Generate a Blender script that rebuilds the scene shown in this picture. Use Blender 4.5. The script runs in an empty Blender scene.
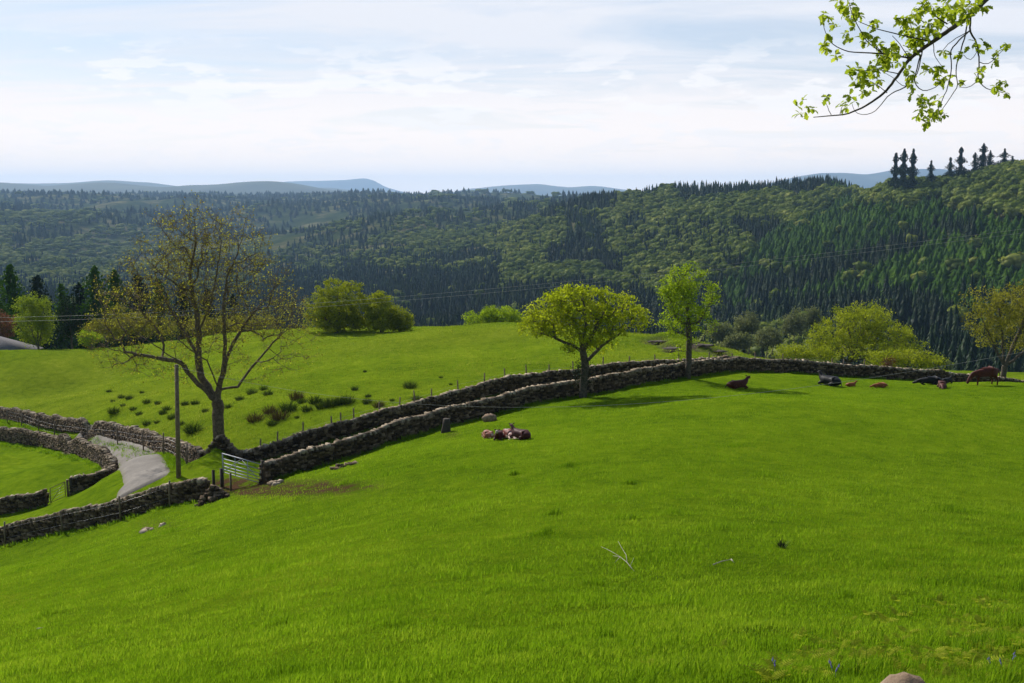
import bpy, math, random
import numpy as np
from mathutils import Vector, Matrix
rng = np.random.default_rng(7); random.seed(7)
PI = math.pi
sc = bpy.context.scene
col = sc.collection

# ------------------------------------------------------------------ camera
F = 1098.0
PITCH = math.radians(7.6)
cp, sp = math.cos(PITCH), math.sin(PITCH)
def P(x, y, D):
    """world point seen at picture position x,y at ground distance D"""
    u = (x-512)/F; v = (341.5-y)/F
    k = cp + v*sp
    return np.array([u/k*D, D, (-sp + v*cp)/k*D])
def zrat(y):
    v = (341.5-y)/F
    return (-sp+v*cp)/(cp+v*sp)
cam_d = bpy.data.cameras.new("camera"); cam = bpy.data.objects.new("camera", cam_d); col.objects.link(cam)
cam.location = (0, 0, 0); cam.rotation_euler = (PI/2-PITCH, 0, 0)
cam_d.sensor_width = 36; cam_d.lens = F*36/1024
cam_d.clip_start = 0.1; cam_d.clip_end = 60000
sc.camera = cam

# ------------------------------------------------------------------ helpers
def mk(name, V, Fs, mats=None, parent=None, attrs=None, smooth=False, base=None, mi=None):
    """V (n,3); Fs list of (m,k) index arrays"""
    V = np.asarray(V, dtype=np.float32)
    if base is not None: V = V - np.asarray(base, dtype=np.float32)
    if isinstance(Fs, np.ndarray): Fs = [Fs]
    Fs = [np.asarray(f, dtype=np.int32) for f in Fs if len(f)]
    me = bpy.data.meshes.new(name)
    me.vertices.add(len(V)); me.vertices.foreach_set('co', V.ravel())
    nl = sum(f.size for f in Fs); npoly = sum(len(f) for f in Fs)
    me.loops.add(nl); me.loops.foreach_set('vertex_index', np.concatenate([f.ravel() for f in Fs]))
    st = []; o = 0
    for f in Fs:
        st.append(o + np.arange(len(f))*f.shape[1]); o += f.size
    me.polygons.add(npoly); me.polygons.foreach_set('loop_start', np.concatenate(st).astype(np.int32))
    if mi is not None: me.polygons.foreach_set('material_index', np.asarray(mi, dtype=np.int32))
    if smooth: me.polygons.foreach_set('use_smooth', np.ones(npoly, dtype=bool))
    me.update(calc_edges=True)
    for k, a in (attrs or {}).items():
        a = np.asarray(a, dtype=np.float32)
        at = me.attributes.new(k, 'FLOAT', 'POINT'); at.data.foreach_set('value', a)
    if mats is not None:
        for m in (mats if isinstance(mats, (list, tuple)) else [mats]): me.materials.append(m)
    ob = bpy.data.objects.new(name, me); col.objects.link(ob)
    if parent is not None: ob.parent = parent
    elif base is not None: ob.location = [float(c) for c in base]
    return ob
def tag(o, label=None, cat=None, group=None, kind=None):
    if label: o['label'] = label
    if cat: o['category'] = cat
    if group: o['group'] = group
    if kind: o['kind'] = kind
    return o
def empty(name, loc, label, cat, group=None, rz=0.0):
    o = bpy.data.objects.new(name, None); col.objects.link(o)
    o.empty_display_size = .3
    o.location = [float(c) for c in loc]; o.rotation_euler = (0, 0, rz)
    return tag(o, label, cat, group)
def copy_tree(o, parent=None):
    c = o.copy(); col.objects.link(c)
    if parent is not None: c.parent = parent
    for ch in list(o.children): copy_tree(ch, c)
    return c

class Acc:
    def __init__(s): s.V=[]; s.T=[]; s.Q=[]; s.n=0; s.A=[]
    def add(s, V, T=None, Q=None, a=None):
        V=np.asarray(V,dtype=np.float64).reshape(-1,3)
        if T is not None and len(T): s.T.append(np.asarray(T)+s.n)
        if Q is not None and len(Q): s.Q.append(np.asarray(Q)+s.n)
        s.V.append(V); s.A.append(np.full(len(V), 0.5 if a is None else a) if (a is None or np.isscalar(a)) else a); s.n+=len(V)
    def build(s, name, mat, parent=None, base=None, smooth=False):
        fs=[]
        if s.T: fs.append(np.concatenate(s.T))
        if s.Q: fs.append(np.concatenate(s.Q))
        return mk(name, np.concatenate(s.V), fs, mat, parent, {'tint':np.concatenate(s.A)}, smooth, base)

BOXQ = np.array([[0,1,3,2],[4,6,7,5],[0,4,5,1],[2,3,7,6],[0,2,6,4],[1,5,7,3]])
def boxv(c, s, rz=0.0, jit=0.0, rx=0.0):
    v = np.array([[x,y,z] for x in (-.5,.5) for y in (-.5,.5) for z in (-.5,.5)])*np.asarray(s)
    if jit: v = v + rng.uniform(-jit, jit, v.shape)*np.asarray(s)
    if rx:
        c_,s_=math.cos(rx),math.sin(rx); v = v @ np.array([[1,0,0],[0,c_,s_],[0,-s_,c_]])
    c_,s_=math.cos(rz),math.sin(rz)
    v = v @ np.array([[c_,s_,0],[-s_,c_,0],[0,0,1]])
    return v + np.asarray(c)
def tube(acc, pts, rad, n=6, a=None, cap=True):
    pts=np.asarray(pts,dtype=float); m=len(pts)
    rad=np.full(m,rad) if np.isscalar(rad) else np.asarray(rad,dtype=float)
    t=np.gradient(pts,axis=0) if m>2 else np.repeat((pts[1]-pts[0])[None],2,0)
    t/= (np.linalg.norm(t,axis=1)[:,None]+1e-9)
    ref=np.array([0,0,1.]) if abs(t[0,2])<.9 else np.array([1.,0,0])
    V=[]
    s=np.cross(t[0],ref); s/=np.linalg.norm(s)
    ang=np.arange(n)*2*PI/n
    for i in range(m):
        s=s-t[i]*np.dot(s,t[i]); s/=np.linalg.norm(s)+1e-9
        b=np.cross(t[i],s)
        V.append(pts[i]+rad[i]*(np.cos(ang)[:,None]*s+np.sin(ang)[:,None]*b))
    V=np.concatenate(V)
    i=np.arange(m-1)[:,None]*n; j=np.arange(n)[None]; j2=(j+1)%n
    Q=np.stack([i+j,i+j2,i+n+j2,i+n+j],-1).reshape(-1,4)
    T=None
    if cap:
        V=np.concatenate([V,pts[[0,-1]]]); k=len(V)
        j=np.arange(n); j2=(j+1)%n
        T=np.concatenate([np.stack([np.full(n,k-2),j2,j],-1),np.stack([np.full(n,k-1),(m-1)*n+j,(m-1)*n+j2],-1)])
    acc.add(V,T,Q,a)

def vnoise(x, y, seed=0):
    """cheap smooth value noise, -1..1"""
    r = np.random.default_rng(seed).uniform(-1,1,(64,64))
    xi=np.floor(x).astype(int); yi=np.floor(y).astype(int); fx=x-xi; fy=y-yi
    fx=fx*fx*(3-2*fx); fy=fy*fy*(3-2*fy)
    g=lambda a,b: r[a%64,b%64]
    return (g(xi,yi)*(1-fx)+g(xi+1,yi)*fx)*(1-fy)+(g(xi,yi+1)*(1-fx)+g(xi+1,yi+1)*fx)*fy
def smooth(a,b,t):
    t=np.clip((t-a)/(b-a),0,1); return t*t*(3-2*t)

# ------------------------------------------------------------------ wall lines: (x, y of top, distance)
WH = 1.2
near_wall = [(264,463,60),(276,458.6,61),(330,442,63),(400,421,67),(440,409,70),(480,398.5,72.5),(517,388.5,74.5),(570,380,77.5),(605,374,79.5),(640,367.5,82),(690,361.5,86),(740,358,90),(800,360,93),(860,364,95),(900,367,96),(960,373,98),(1024,379,100),(1110,388,103)]
far_wall = [(207,450,70),(261,444,69),(300,433,70.5),(345,420.5,72),(400,405.5,74.5),(440,394,77.5),(480,383,80.5),(517,374.5,83),(560,369.5,85.5),(605,364,88),(640,361.7,90),(690,358.7,92.5),(735,356.5,94.5)]
left_near_wall = [(206,477,60.5),(170,484,61),(118,499,63),(60,510.5,65),(5,526,67),(-80,550,69)]
field_wall_a = [(-80,519,78),(0,497.5,76),(22,492.5,76),(48,488,76)]
field_wall_b = [(70,479,76.5),(94,473.5,77),(108,468.5,78),(114,460,80.5),(104,450.5,85),(91,444,91),(67,437.5,99),(42,432.5,106),(0,427.5,113),(-70,421,122)]
upper_wall = [(204,451,71),(180,440.5,77),(130,425.5,90),(70,416.5,104),(0,406,121),(-80,395,140)]

def densify(w):
    out=[]
    for (x0,y0,D0),(x1,y1,D1) in zip(w[:-1],w[1:]):
        n=max(1,int(abs(x1-x0)/22)+ (2 if abs(D1-D0)>5 else 0))
        for k in range(n):
            t=k/n; out.append((x0+(x1-x0)*t,y0+(y1-y0)*t,1/((1-t)/D0+t/D1)))
    return out+[w[-1]]
near_wall,far_wall,left_near_wall,field_wall_a,field_wall_b,upper_wall=[densify(w) for w in (near_wall,far_wall,left_near_wall,field_wall_a,field_wall_b,upper_wall)]
ctrl=[]
for w in (near_wall,far_wall,left_near_wall,field_wall_a,field_wall_b,upper_wall):
    for (x,y,D) in w:
        p=P(x,y,D); p[2]-=WH; ctrl.append(p)
for (x,y,D) in [
  (512,683,10),(512,640,13.5),(512,600,18),(512,520,31),(512,460,48),(505,437,58.5),
  (1024,683,9),(1000,640,12.5),(1000,600,17.5),(1000,500,38),(1000,430,60),(860,400,72),(700,400,68),(740,388,81),(830,386,84),
  (985,385.5,87),(980,382,92),(1060,386,92),(620,409,69.5),(400,460,55),(760,460,45),(760,600,18),
  (0,683,18),(0,600,37),(256,683,12.5),(256,560,32),(240,500,54),(120,540,54),(60,560,50),
  (-200,600,45),(-200,683,24),(1300,500,42),(1300,640,14),(1300,400,80),
  # lane and verges
  (150,478,68),(88,443,99),(130,462,77),
  # lower left field
  (20,470,90),(60,462,88),(0,455,102),
  # far field
  (220,448,69.5),(300,405,86),(300,365,115),(400,365,108),(500,352,112),(600,345,112),(200,405,98),(130,400,113),
  (60,392,137),(0,380,140),(100,365,148),(60,350,160),(12,353.2,151),(-30,353.6,151),(-90,355,151),(12,358,163),(-30,358.5,163),(120,347,165),(200,340,158),(300,333.5,150),(400,331,150),(450,326.5,150),(500,323,150),(560,326,145),
  (620,333,135),(660,337,125),(700,345,117),(725,352,108),(745,359.5,104),(-200,360,165)]:
    ctrl.append(P(x,y,D))
for q in [(0,0,-1.75),(-30,0,-7),(-70,20,-16),(30,0,-1.2),(60,30,-6),(0,-20,2),(-60,-20,-6),(60,-20,4),(-110,80,-24),(110,80,-14.5),(150,110,-18),
          (60,118,-19.5),(38,118,-18.5),(28,120,-18.5),(-78,182,-25.5),(-40,185,-23),(0,185,-24),(30,170,-25),(-150,150,-30),(120,180,-33)]:
    ctrl.append(np.array(q,float))
ctrl=np.array(ctrl)
def tps_fit(c, lam=0.02):
    n=len(c); xy=c[:,:2]/50.0
    d=np.linalg.norm(xy[:,None]-xy[None],axis=2); K=np.where(d>0,d*d*np.log(d+1e-12),0)+lam*.001*np.eye(n)
    Pm=np.c_[np.ones(n),xy]; A=np.zeros((n+3,n+3)); A[:n,:n]=K; A[:n,n:]=Pm; A[n:,:n]=Pm.T
    w=np.linalg.solve(A,np.r_[c[:,2],0,0,0]); return xy,w
TX,TW=tps_fit(ctrl)
def Hn(X,Y):
    X=np.clip(np.asarray(X,float),-160,160)/50; Y=np.clip(np.asarray(Y,float),-20,190)/50
    sh=X.shape; X=X.ravel(); Y=Y.ravel(); out=np.empty(len(X))
    for i in range(0,len(X),20000):
        x=X[i:i+20000]; y=Y[i:i+20000]
        d2=(x[:,None]-TX[None,:,0])**2+(y[:,None]-TX[None,:,1])**2
        out[i:i+20000]=(0.5*d2*np.log(d2+1e-12))@TW[:-3]+TW[-3]+TW[-2]*x+TW[-1]*y
    return out.reshape(sh)
# far country: per picture column, (distance, picture row of the ground)
cols = {
 -350:[(350,372),(700,335),(1100,300),(1600,268),(2200,233),(2800,214),(3600,203),(5000,194),(9000,196)],
 0:[(350,372),(700,340),(1100,305),(1600,272),(2200,236),(2800,216),(3600,205),(5000,194.5),(9000,196)],
 150:[(350,372),(700,340),(1100,312),(1600,282),(2200,252),(2800,226),(3600,209),(5000,196),(9000,196)],
 300:[(350,372),(700,346),(1100,314),(1600,276),(2100,244),(2800,224),(3600,211),(5000,196),(9000,197)],
 450:[(350,375),(600,352),(900,315),(1250,275),(1600,248),(2100,230),(2800,215),(4000,199.5),(5500,195),(9000,197)],
 600:[(350,378),(500,362),(700,334),(900,298),(1150,252),(1350,222),(1550,203),(2000,214),(5000,205),(9000,200)],
 750:[(350,384),(450,365),(600,332),(800,287),(1000,240),(1200,203),(1400,186),(1900,225),(5000,210),(9000,205)],
 690:[(350,381),(450,368),(650,333),(850,292),(1050,245),(1250,212),(1450,189),(1900,225),(5000,210),(9000,205)],
 825:[(350,386),(450,358),(600,318),(800,262),(1000,216),(1200,196),(1380,184),(1700,215),(5000,210),(9000,205)],
 900:[(350,388),(450,350),(600,298),(800,235),(950,195),(1050,182),(1400,225),(5000,215),(9000,210)],
 1024:[(350,390),(430,350),(550,298),(700,236),(850,186),(960,168),(1300,220),(5000,215),(9000,210)],
 1400:[(350,390),(430,350),(550,280),(700,215),(850,170),(960,155),(1300,220),(5000,215),(9000,210)],
}
cx=np.array(sorted(cols)); 
DG=np.geomspace(350,9500,160)
tab=np.array([np.interp(np.log(DG),np.log([d for d,_ in cols[c]]),[zrat(y)*d for d,y in cols[c]]) for c in cx])
ker=np.array([1,3,5,3,1.])/13
tab=np.array([np.convolve(np.pad(r,2,mode='edge'),ker,'valid') for r in tab])
def Hf(X,Y):
    Y=np.asarray(Y,float); Yc=np.clip(Y,350,9400)
    px=np.clip(512+F*np.asarray(X,float)/np.maximum(Y,60),cx[0],cx[-1]-1e-3)
    i=np.clip(np.searchsorted(cx,px,side='right')-1,0,len(cx)-2); t=(px-cx[i])/(cx[i+1]-cx[i]); t=t*t*(3-2*t)*.6+t*.4
    g=np.interp(np.log(Yc),np.log(DG),np.arange(len(DG))); gi=np.clip(g.astype(int),0,len(DG)-2); gf=g-gi
    a=tab[i,gi]*(1-gf)+tab[i,gi+1]*gf; b=tab[i+1,gi]*(1-gf)+tab[i+1,gi+1]*gf
    z=a*(1-t)+b*t
    X=np.asarray(X,float)
    z=z+np.minimum(Yc*.006,14)*vnoise(X/170+.3,Y/210,3)+np.minimum(Yc*.0025,5)*vnoise(X/60,Y/70,4)
    z=z+smooth(1500,2400,Yc)*smooth(5200,4300,Yc)*(26*vnoise(X/420+.5,Y/560,6)+12*vnoise(X/190,Y/260,7))
    return z
def H(X,Y):
    X=np.asarray(X,float); Y=np.asarray(Y,float)
    X,Y=np.broadcast_arrays(X,Y)
    px=512+F*X/np.maximum(Y,30)
    crest=168-56*smooth(690,770,px)
    t=smooth(crest,350.,Y); 
    t=np.where(Y<=crest,0,np.minimum(1,t*1.0))
    hn=Hn(X,Y)
    und=.05*vnoise(X/2.3,Y/2.3,11)+.09*vnoise(X/6,Y/6,12)*smooth(3,15,Y)
    tuss=.10*np.maximum(0,vnoise(X/1.1,Y/.9,13)-.25)
    rock=smooth(640,670,px)*smooth(740,705,px)*smooth(105,112,Y)*smooth(135,122,Y)
    hn=hn+und+tuss+rock*(.55*vnoise(X/2.7,Y/2.7,21)+.2)
    return hn*(1-t)+Hf(X,Y)*t
def Hs(x,y): return float(H(np.array([x]),np.array([y]))[0])
_dd=np.concatenate([np.arange(3,180,.25),np.arange(180,1500,3)])
def hit(x,y):
    p0=P(x,y,1.0); X=p0[0]*_dd; Z=p0[2]*_dd; h=H(X,_dd)
    k=np.argmax(Z<=h)
    if Z[k]>h[k]: return None
    D=_dd[k]
    if k>0:
        a=Z[k-1]-h[k-1]; b=h[k]-Z[k]; D=_dd[k-1]+(_dd[k]-_dd[k-1])*a/(a+b+1e-9)
    return np.array([p0[0]*D,D,Hs(p0[0]*D,D)])
def at(x,D):
    """ground point in picture column x at distance D"""
    X=(x-512)/F*D*1.0
    return np.array([X,D,Hs(X,D)])
def toworld_y(p):
    depth=p[1]*cp-p[2]*sp; return 512+F*p[0]/depth, 341.5-F*(p[1]*sp+p[2]*cp)/depth
def to_px(X,Y,Z):
    depth=Y*cp-Z*sp; return 512+F*X/depth, 341.5-F*(Y*sp+Z*cp)/depth

# ------------------------------------------------------------------ materials
def newmat(name):
    m=bpy.data.materials.new(name); m.use_nodes=True; nt=m.node_tree; nt.nodes.clear()
    return m,nt,nt.nodes,nt.links
def ramp(N,stops,interp='LINEAR'):
    r=N.new('ShaderNodeValToRGB'); r.color_ramp.interpolation=interp
    e=r.color_ramp.elements
    while len(e)<len(stops): e.new(.5)
    for k,(p,c) in enumerate(stops):
        e[k].position=p; e[k].color=(*c,1) if len(c)==3 else c
    return r
def noise(N,L,scale,detail=4,rough=.6,coord=None):
    n=N.new('ShaderNodeTexNoise'); n.inputs['Scale'].default_value=scale; n.inputs['Detail'].default_value=detail; n.inputs['Roughness'].default_value=rough
    if coord is not None: L.new(coord,n.inputs['Vector'])
    return n
def mix(N,L,fac,a,b,blend='MIX'):
    m=N.new('ShaderNodeMix'); m.data_type='RGBA'; m.blend_type=blend
    for s,v in ((0,fac),(6,a),(7,b)):
        if hasattr(v,'is_output') or isinstance(v,bpy.types.NodeSocket): L.new(v,m.inputs[s])
        elif isinstance(v,(int,float)): m.inputs[s].default_value=v
        else: m.inputs[s].default_value=(*v,1)
    return m.outputs[2]
def math_(N,L,op,a,b=None,c=None):
    m=N.new('ShaderNodeMath'); m.operation=op
    for k,v in enumerate((a,b,c)):
        if v is None: continue
        if isinstance(v,bpy.types.NodeSocket): L.new(v,m.inputs[k])
        else: m.inputs[k].default_value=v
    return m.outputs[0]
def leafmat(name, c0, c1, c2, trans=.45, nscale=.6, gloss=.006):
    """foliage: tint attribute plus noise picks between three leaf colours; part of the light passes through"""
    m,nt,N,L=newmat(name)
    at_=N.new('ShaderNodeAttribute'); at_.attribute_name='tint'
    g=N.new('ShaderNodeNewGeometry')
    n=noise(N,L,nscale,2,.5,g.outputs['Position'])
    v=math_(N,L,'MULTIPLY_ADD',math_(N,L,'SUBTRACT',n.outputs['Fac'],.5),.8,at_.outputs['Fac'])
    r=ramp(N,[(0.0,c0),(.5,c1),(1.0,c2)]); L.new(v,r.inputs[0])
    d=N.new('ShaderNodeBsdfDiffuse'); t=N.new('ShaderNodeBsdfTranslucent'); gl=N.new('ShaderNodeBsdfGlossy'); gl.inputs['Roughness'].default_value=.45
    L.new(r.outputs[0],d.inputs[0]); L.new(mix(N,L,.5,r.outputs[0],(1,1,.35),'MULTIPLY'),t.inputs[0])
    gl.inputs[0].default_value=(1,1,1,1)
    s=N.new('ShaderNodeMixShader'); s.inputs[0].default_value=trans; L.new(d.outputs[0],s.inputs[1]); L.new(t.outputs[0],s.inputs[2])
    s2=N.new('ShaderNodeMixShader'); s2.inputs[0].default_value=gloss; L.new(s.outputs[0],s2.inputs[1]); L.new(gl.outputs[0],s2.inputs[2])
    o=N.new('ShaderNodeOutputMaterial'); L.new(s2.outputs[0],o.inputs[0]); return m
def plain(name, stops, scale=3, detail=5, rough=.85, bump=.3, bscale=20, island=0.0, metal=0.0):
    m,nt,N,L=newmat(name)
    g=N.new('ShaderNodeNewGeometry'); tc=N.new('ShaderNodeTexCoord')
    n=noise(N,L,scale,detail,.65,tc.outputs['Object'])
    v=n.outputs['Fac']
    if island: v=math_(N,L,'MULTIPLY_ADD',math_(N,L,'SUBTRACT',g.outputs['Random Per Island'],.5),island,v)
    r=ramp(N,stops); L.new(v,r.inputs[0])
    b=N.new('ShaderNodeBsdfPrincipled'); b.inputs['Roughness'].default_value=rough; b.inputs['Metallic'].default_value=metal
    b.inputs['Specular IOR Level'].default_value=.3
    L.new(r.outputs[0],b.inputs['Base Color'])
    if bump:
        n2=noise(N,L,bscale,6,.7,tc.outputs['Object']); bp=N.new('ShaderNodeBump'); bp.inputs['Strength'].default_value=bump; bp.inputs['Distance'].default_value=.05
        L.new(n2.outputs['Fac'],bp.inputs['Height']); L.new(bp.outputs[0],b.inputs['Normal'])
    o=N.new('ShaderNodeOutputMaterial'); L.new(b.outputs[0],o.inputs[0]); return m

M={}
M['stone']=plain('dry_stone',[(.12,(.020,.011,.005)),(.42,(.062,.038,.018)),(.64,(.108,.070,.036)),(.9,(.25,.18,.11))],4,5,.95,.6,14,island=.75)
M['cope']=plain('sunlit_lichen_stone',[(.15,(.07,.048,.025)),(.42,(.17,.125,.078)),(.62,(.27,.21,.14)),(.88,(.44,.36,.26))],4,5,.95,.6,14,island=.7)  # lichen-pale coping, lightened further to paint in the sunlit wall tops
M['rock']=plain('shaded_field_rock',[(.3,(.04,.03,.022)),(.5,(.09,.07,.055)),(.7,(.16,.135,.11))],2,6,.95,.8,8)  # outcrop rock, darkened so its colour carries the shade under the lips
M['palerock']=plain('pale_rock',[(.3,(.15,.095,.055)),(.5,(.24,.165,.105)),(.7,(.34,.25,.17))],5,6,.95,.5,18)
M['bark']=plain('bark',[(.3,(.045,.035,.025)),(.5,(.09,.07,.05)),(.72,(.17,.14,.10))],5,6,.95,.9,12)
M['ashbark']=plain('ash_bark',[(.3,(.055,.04,.024)),(.5,(.11,.08,.05)),(.72,(.22,.17,.11))],5,6,.9,.8,12)
M['wood']=plain('weathered_wood',[(.3,(.10,.07,.045)),(.5,(.17,.125,.08)),(.7,(.25,.19,.13))],6,5,.9,.4,20)
M['darkwood']=plain('dark_wood',[(.3,(.035,.028,.02)),(.7,(.08,.06,.045))],6,5,.9,.4,20)
M['wire']=plain('galvanised_wire',[(.3,(.35,.35,.36)),(.7,(.45,.45,.46))],6,2,.45,0,20,metal=.7)
M['cable']=plain('cable_sheath',[(.3,(.22,.22,.21)),(.7,(.32,.32,.31))],6,2,.5,0,20)
M['gate']=plain('galvanised_steel',[(.3,(.26,.27,.30)),(.7,(.36,.37,.41))],8,4,.5,.1,30,metal=.2)
M['slate']=plain('roof_slate',[(.3,(.12,.11,.11)),(.5,(.17,.155,.155)),(.7,(.22,.20,.20))],3,6,.95,.4,9)
M['render']=plain('white_render',[(.3,(.70,.68,.63)),(.7,(.8,.79,.75))],2,4,.9,.2,12)
M['glass']=plain('window_glass',[(.3,(.03,.035,.04)),(.7,(.05,.055,.06))],1,2,.08,0,9)
M['pot']=plain('clay_pot',[(.3,(.35,.16,.09)),(.7,(.45,.22,.13))],5,4,.8,.2,15)
M['mud']=plain('mud',[(.3,(.07,.035,.018)),(.5,(.13,.065,.035)),(.7,(.2,.12,.07))],2.2,6,.9,.9,7)
M['bone']=plain('bleached_wood',[(.3,(.24,.21,.14)),(.7,(.46,.42,.31))],9,4,.85,.3,30)

# forest leaves
M['spruce']=leafmat('spruce_needles',(.004,.012,.004),(.009,.024,.007),(.028,.052,.012),.10,.02)
M['larch']=leafmat('larch_needles',(.014,.042,.001),(.036,.092,.001),(.080,.155,.006),.25,.02)
M['broad']=leafmat('broadleaf_foliage',(.060,.095,.012),(.135,.180,.022),(.26,.28,.055),.35,.03)
M['oak']=leafmat('young_oak_leaves',(.17,.22,.008),(.33,.39,.012),(.52,.55,.035),.62,.8)
M['rowan']=leafmat('fresh_green_leaves',(.15,.23,.008),(.28,.39,.014),(.44,.54,.03),.60,.8)
M['haw']=leafmat('bright_shrub_leaves',(.16,.20,.010),(.31,.36,.016),(.48,.50,.035),.45,.6)
M['hawdark']=leafmat('crest_tree_leaves',(.13,.16,.010),(.26,.30,.015),(.42,.44,.03),.45,.6)
M['ashleaf']=leafmat('budding_ash_leaves',(.14,.105,.02),(.27,.24,.025),(.52,.52,.05),.5,.5)
M['olive']=leafmat('olive_leaves',(.14,.14,.02),(.25,.245,.03),(.38,.36,.05),.5,.6)
M['grey']=leafmat('grey_green_leaves',(.10,.125,.045),(.18,.20,.08),(.27,.28,.12),.35,.2)
M['birch']=leafmat('birch_leaves',(.12,.18,.012),(.22,.29,.018),(.34,.40,.03),.55,.3)
M['copper']=leafmat('copper_leaves',(.10,.04,.025),(.18,.075,.045),(.28,.13,.08),.4,.4)
M['darkleaf']=leafmat('dark_evergreen_leaves',(.010,.022,.008),(.018,.036,.012),(.03,.055,.02),.15,.4)
M['hang']=leafmat('spring_oak_leaves',(.20,.28,.02),(.34,.42,.03),(.50,.56,.07),.68,6)
M['rush']=leafmat('rush_stems',(.018,.040,.006),(.040,.075,.010),(.14,.15,.045),.15,.8)
M['rushb']=leafmat('brown_rush_stems',(.06,.045,.018),(.09,.065,.025),(.13,.09,.04),.15,.8)
M['fern']=leafmat('fern_fronds',(.15,.22,.012),(.30,.36,.025),(.46,.48,.06),.5,4,0.0)
M['thistle']=leafmat('dark_thistle',(.015,.02,.012),(.025,.03,.02),(.05,.045,.035),.1,4)
M['bluebell']=leafmat('bluebell_petals',(.12,.10,.35),(.2,.17,.5),(.3,.26,.6),.4,4)
M['deadleaf']=leafmat('russet_leaves',(.09,.035,.015),(.14,.06,.025),(.2,.1,.05),.3,1)
M['roughblade']=leafmat('rough_grass_blades',(.085,.125,.010),(.215,.29,.018),(.40,.41,.06),.55,.2,.002)
M['blade']=leafmat('grass_blades',(.090,.175,.006),(.185,.325,.010),(.31,.42,.028),.58,.35,.002)

# ground
GN=(.046,.118,.003); 
def ground_mat():
    m,nt,N,L=newmat('ground_cover')
    g=N.new('ShaderNodeNewGeometry'); pos=g.outputs['Position']
    a=N.new('ShaderNodeAttribute'); a.attribute_name='far'
    yl=N.new('ShaderNodeAttribute'); yl.attribute_name='pale'
    dt=N.new('ShaderNodeAttribute'); dt.attribute_name='dirt'
    rk=N.new('ShaderNodeAttribute'); rk.attribute_name='rock'
    mp=N.new('ShaderNodeMapping'); mp.inputs['Scale'].default_value=(1,1.0,1); L.new(pos,mp.inputs[0])
    n1=noise(N,L,.12,4,.6,pos); n2=noise(N,L,1.1,5,.7,pos); n3=noise(N,L,11,6,.8,pos)
    v=math_(N,L,'MULTIPLY_ADD',n2.outputs['Fac'],.75,math_(N,L,'MULTIPLY_ADD',n3.outputs['Fac'],.85,math_(N,L,'MULTIPLY_ADD',n1.outputs['Fac'],.6,-.62)))
    r=ramp(N,[(.15,(.048,.095,.005)),(.38,(.125,.215,.008)),(.58,(.20,.305,.010)),(.80,(.33,.39,.025))]); L.new(v,r.inputs[0])
    r2=ramp(N,[(.15,(.065,.095,.008)),(.36,(.155,.212,.014)),(.58,(.235,.285,.020)),(.80,(.36,.35,.05))]); L.new(v,r2.inputs[0])
    c=mix(N,L,yl.outputs['Fac'],r.outputs[0],r2.outputs[0])
    nf=noise(N,L,.012,4,.6,pos); rf=ramp(N,[(.3,(.022,.034,.014)),(.5,(.045,.06,.02)),(.62,(.13,.115,.055)),(.75,(.16,.20,.06))]); L.new(nf.outputs['Fac'],rf.inputs[0])
    c=mix(N,L,a.outputs['Fac'],c,rf.outputs[0])
    rd=ramp(N,[(.3,(.04,.02,.011)),(.6,(.12,.068,.038))]); L.new(n2.outputs['Fac'],rd.inputs[0])
    dm=math_(N,L,'MULTIPLY',dt.outputs['Fac'],math_(N,L,'MULTIPLY_ADD',n2.outputs['Fac'],4.5,math_(N,L,'MULTIPLY_ADD',n3.outputs['Fac'],3.0,-3.0)))
    dm2=N.new('ShaderNodeClamp'); L.new(dm,dm2.inputs[0])
    c=mix(N,L,dm2.outputs[0],c,rd.outputs[0])
    rr=ramp(N,[(.3,(.05,.04,.03)),(.6,(.12,.10,.08))]); L.new(n2.outputs['Fac'],rr.inputs[0])
    c=mix(N,L,rk.outputs['Fac'],c,rr.outputs[0])
    d=N.new('ShaderNodeBsdfPrincipled'); d.inputs['Roughness'].default_value=.9; d.inputs['Specular IOR Level'].default_value=.0
    d.inputs['Sheen Weight'].default_value=.0
    L.new(c,d.inputs['Base Color'])
    bp=N.new('ShaderNodeBump'); bp.inputs['Strength'].default_value=1.0; bp.inputs['Distance'].default_value=.22
    hh=math_(N,L,'MULTIPLY_ADD',n2.outputs['Fac'],1.2,n3.outputs['Fac']); L.new(hh,bp.inputs['Height']); L.new(bp.outputs[0],d.inputs['Normal'])
    o=N.new('ShaderNodeOutputMaterial'); L.new(d.outputs[0],o.inputs[0]); return m
M['ground']=ground_mat()

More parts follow.
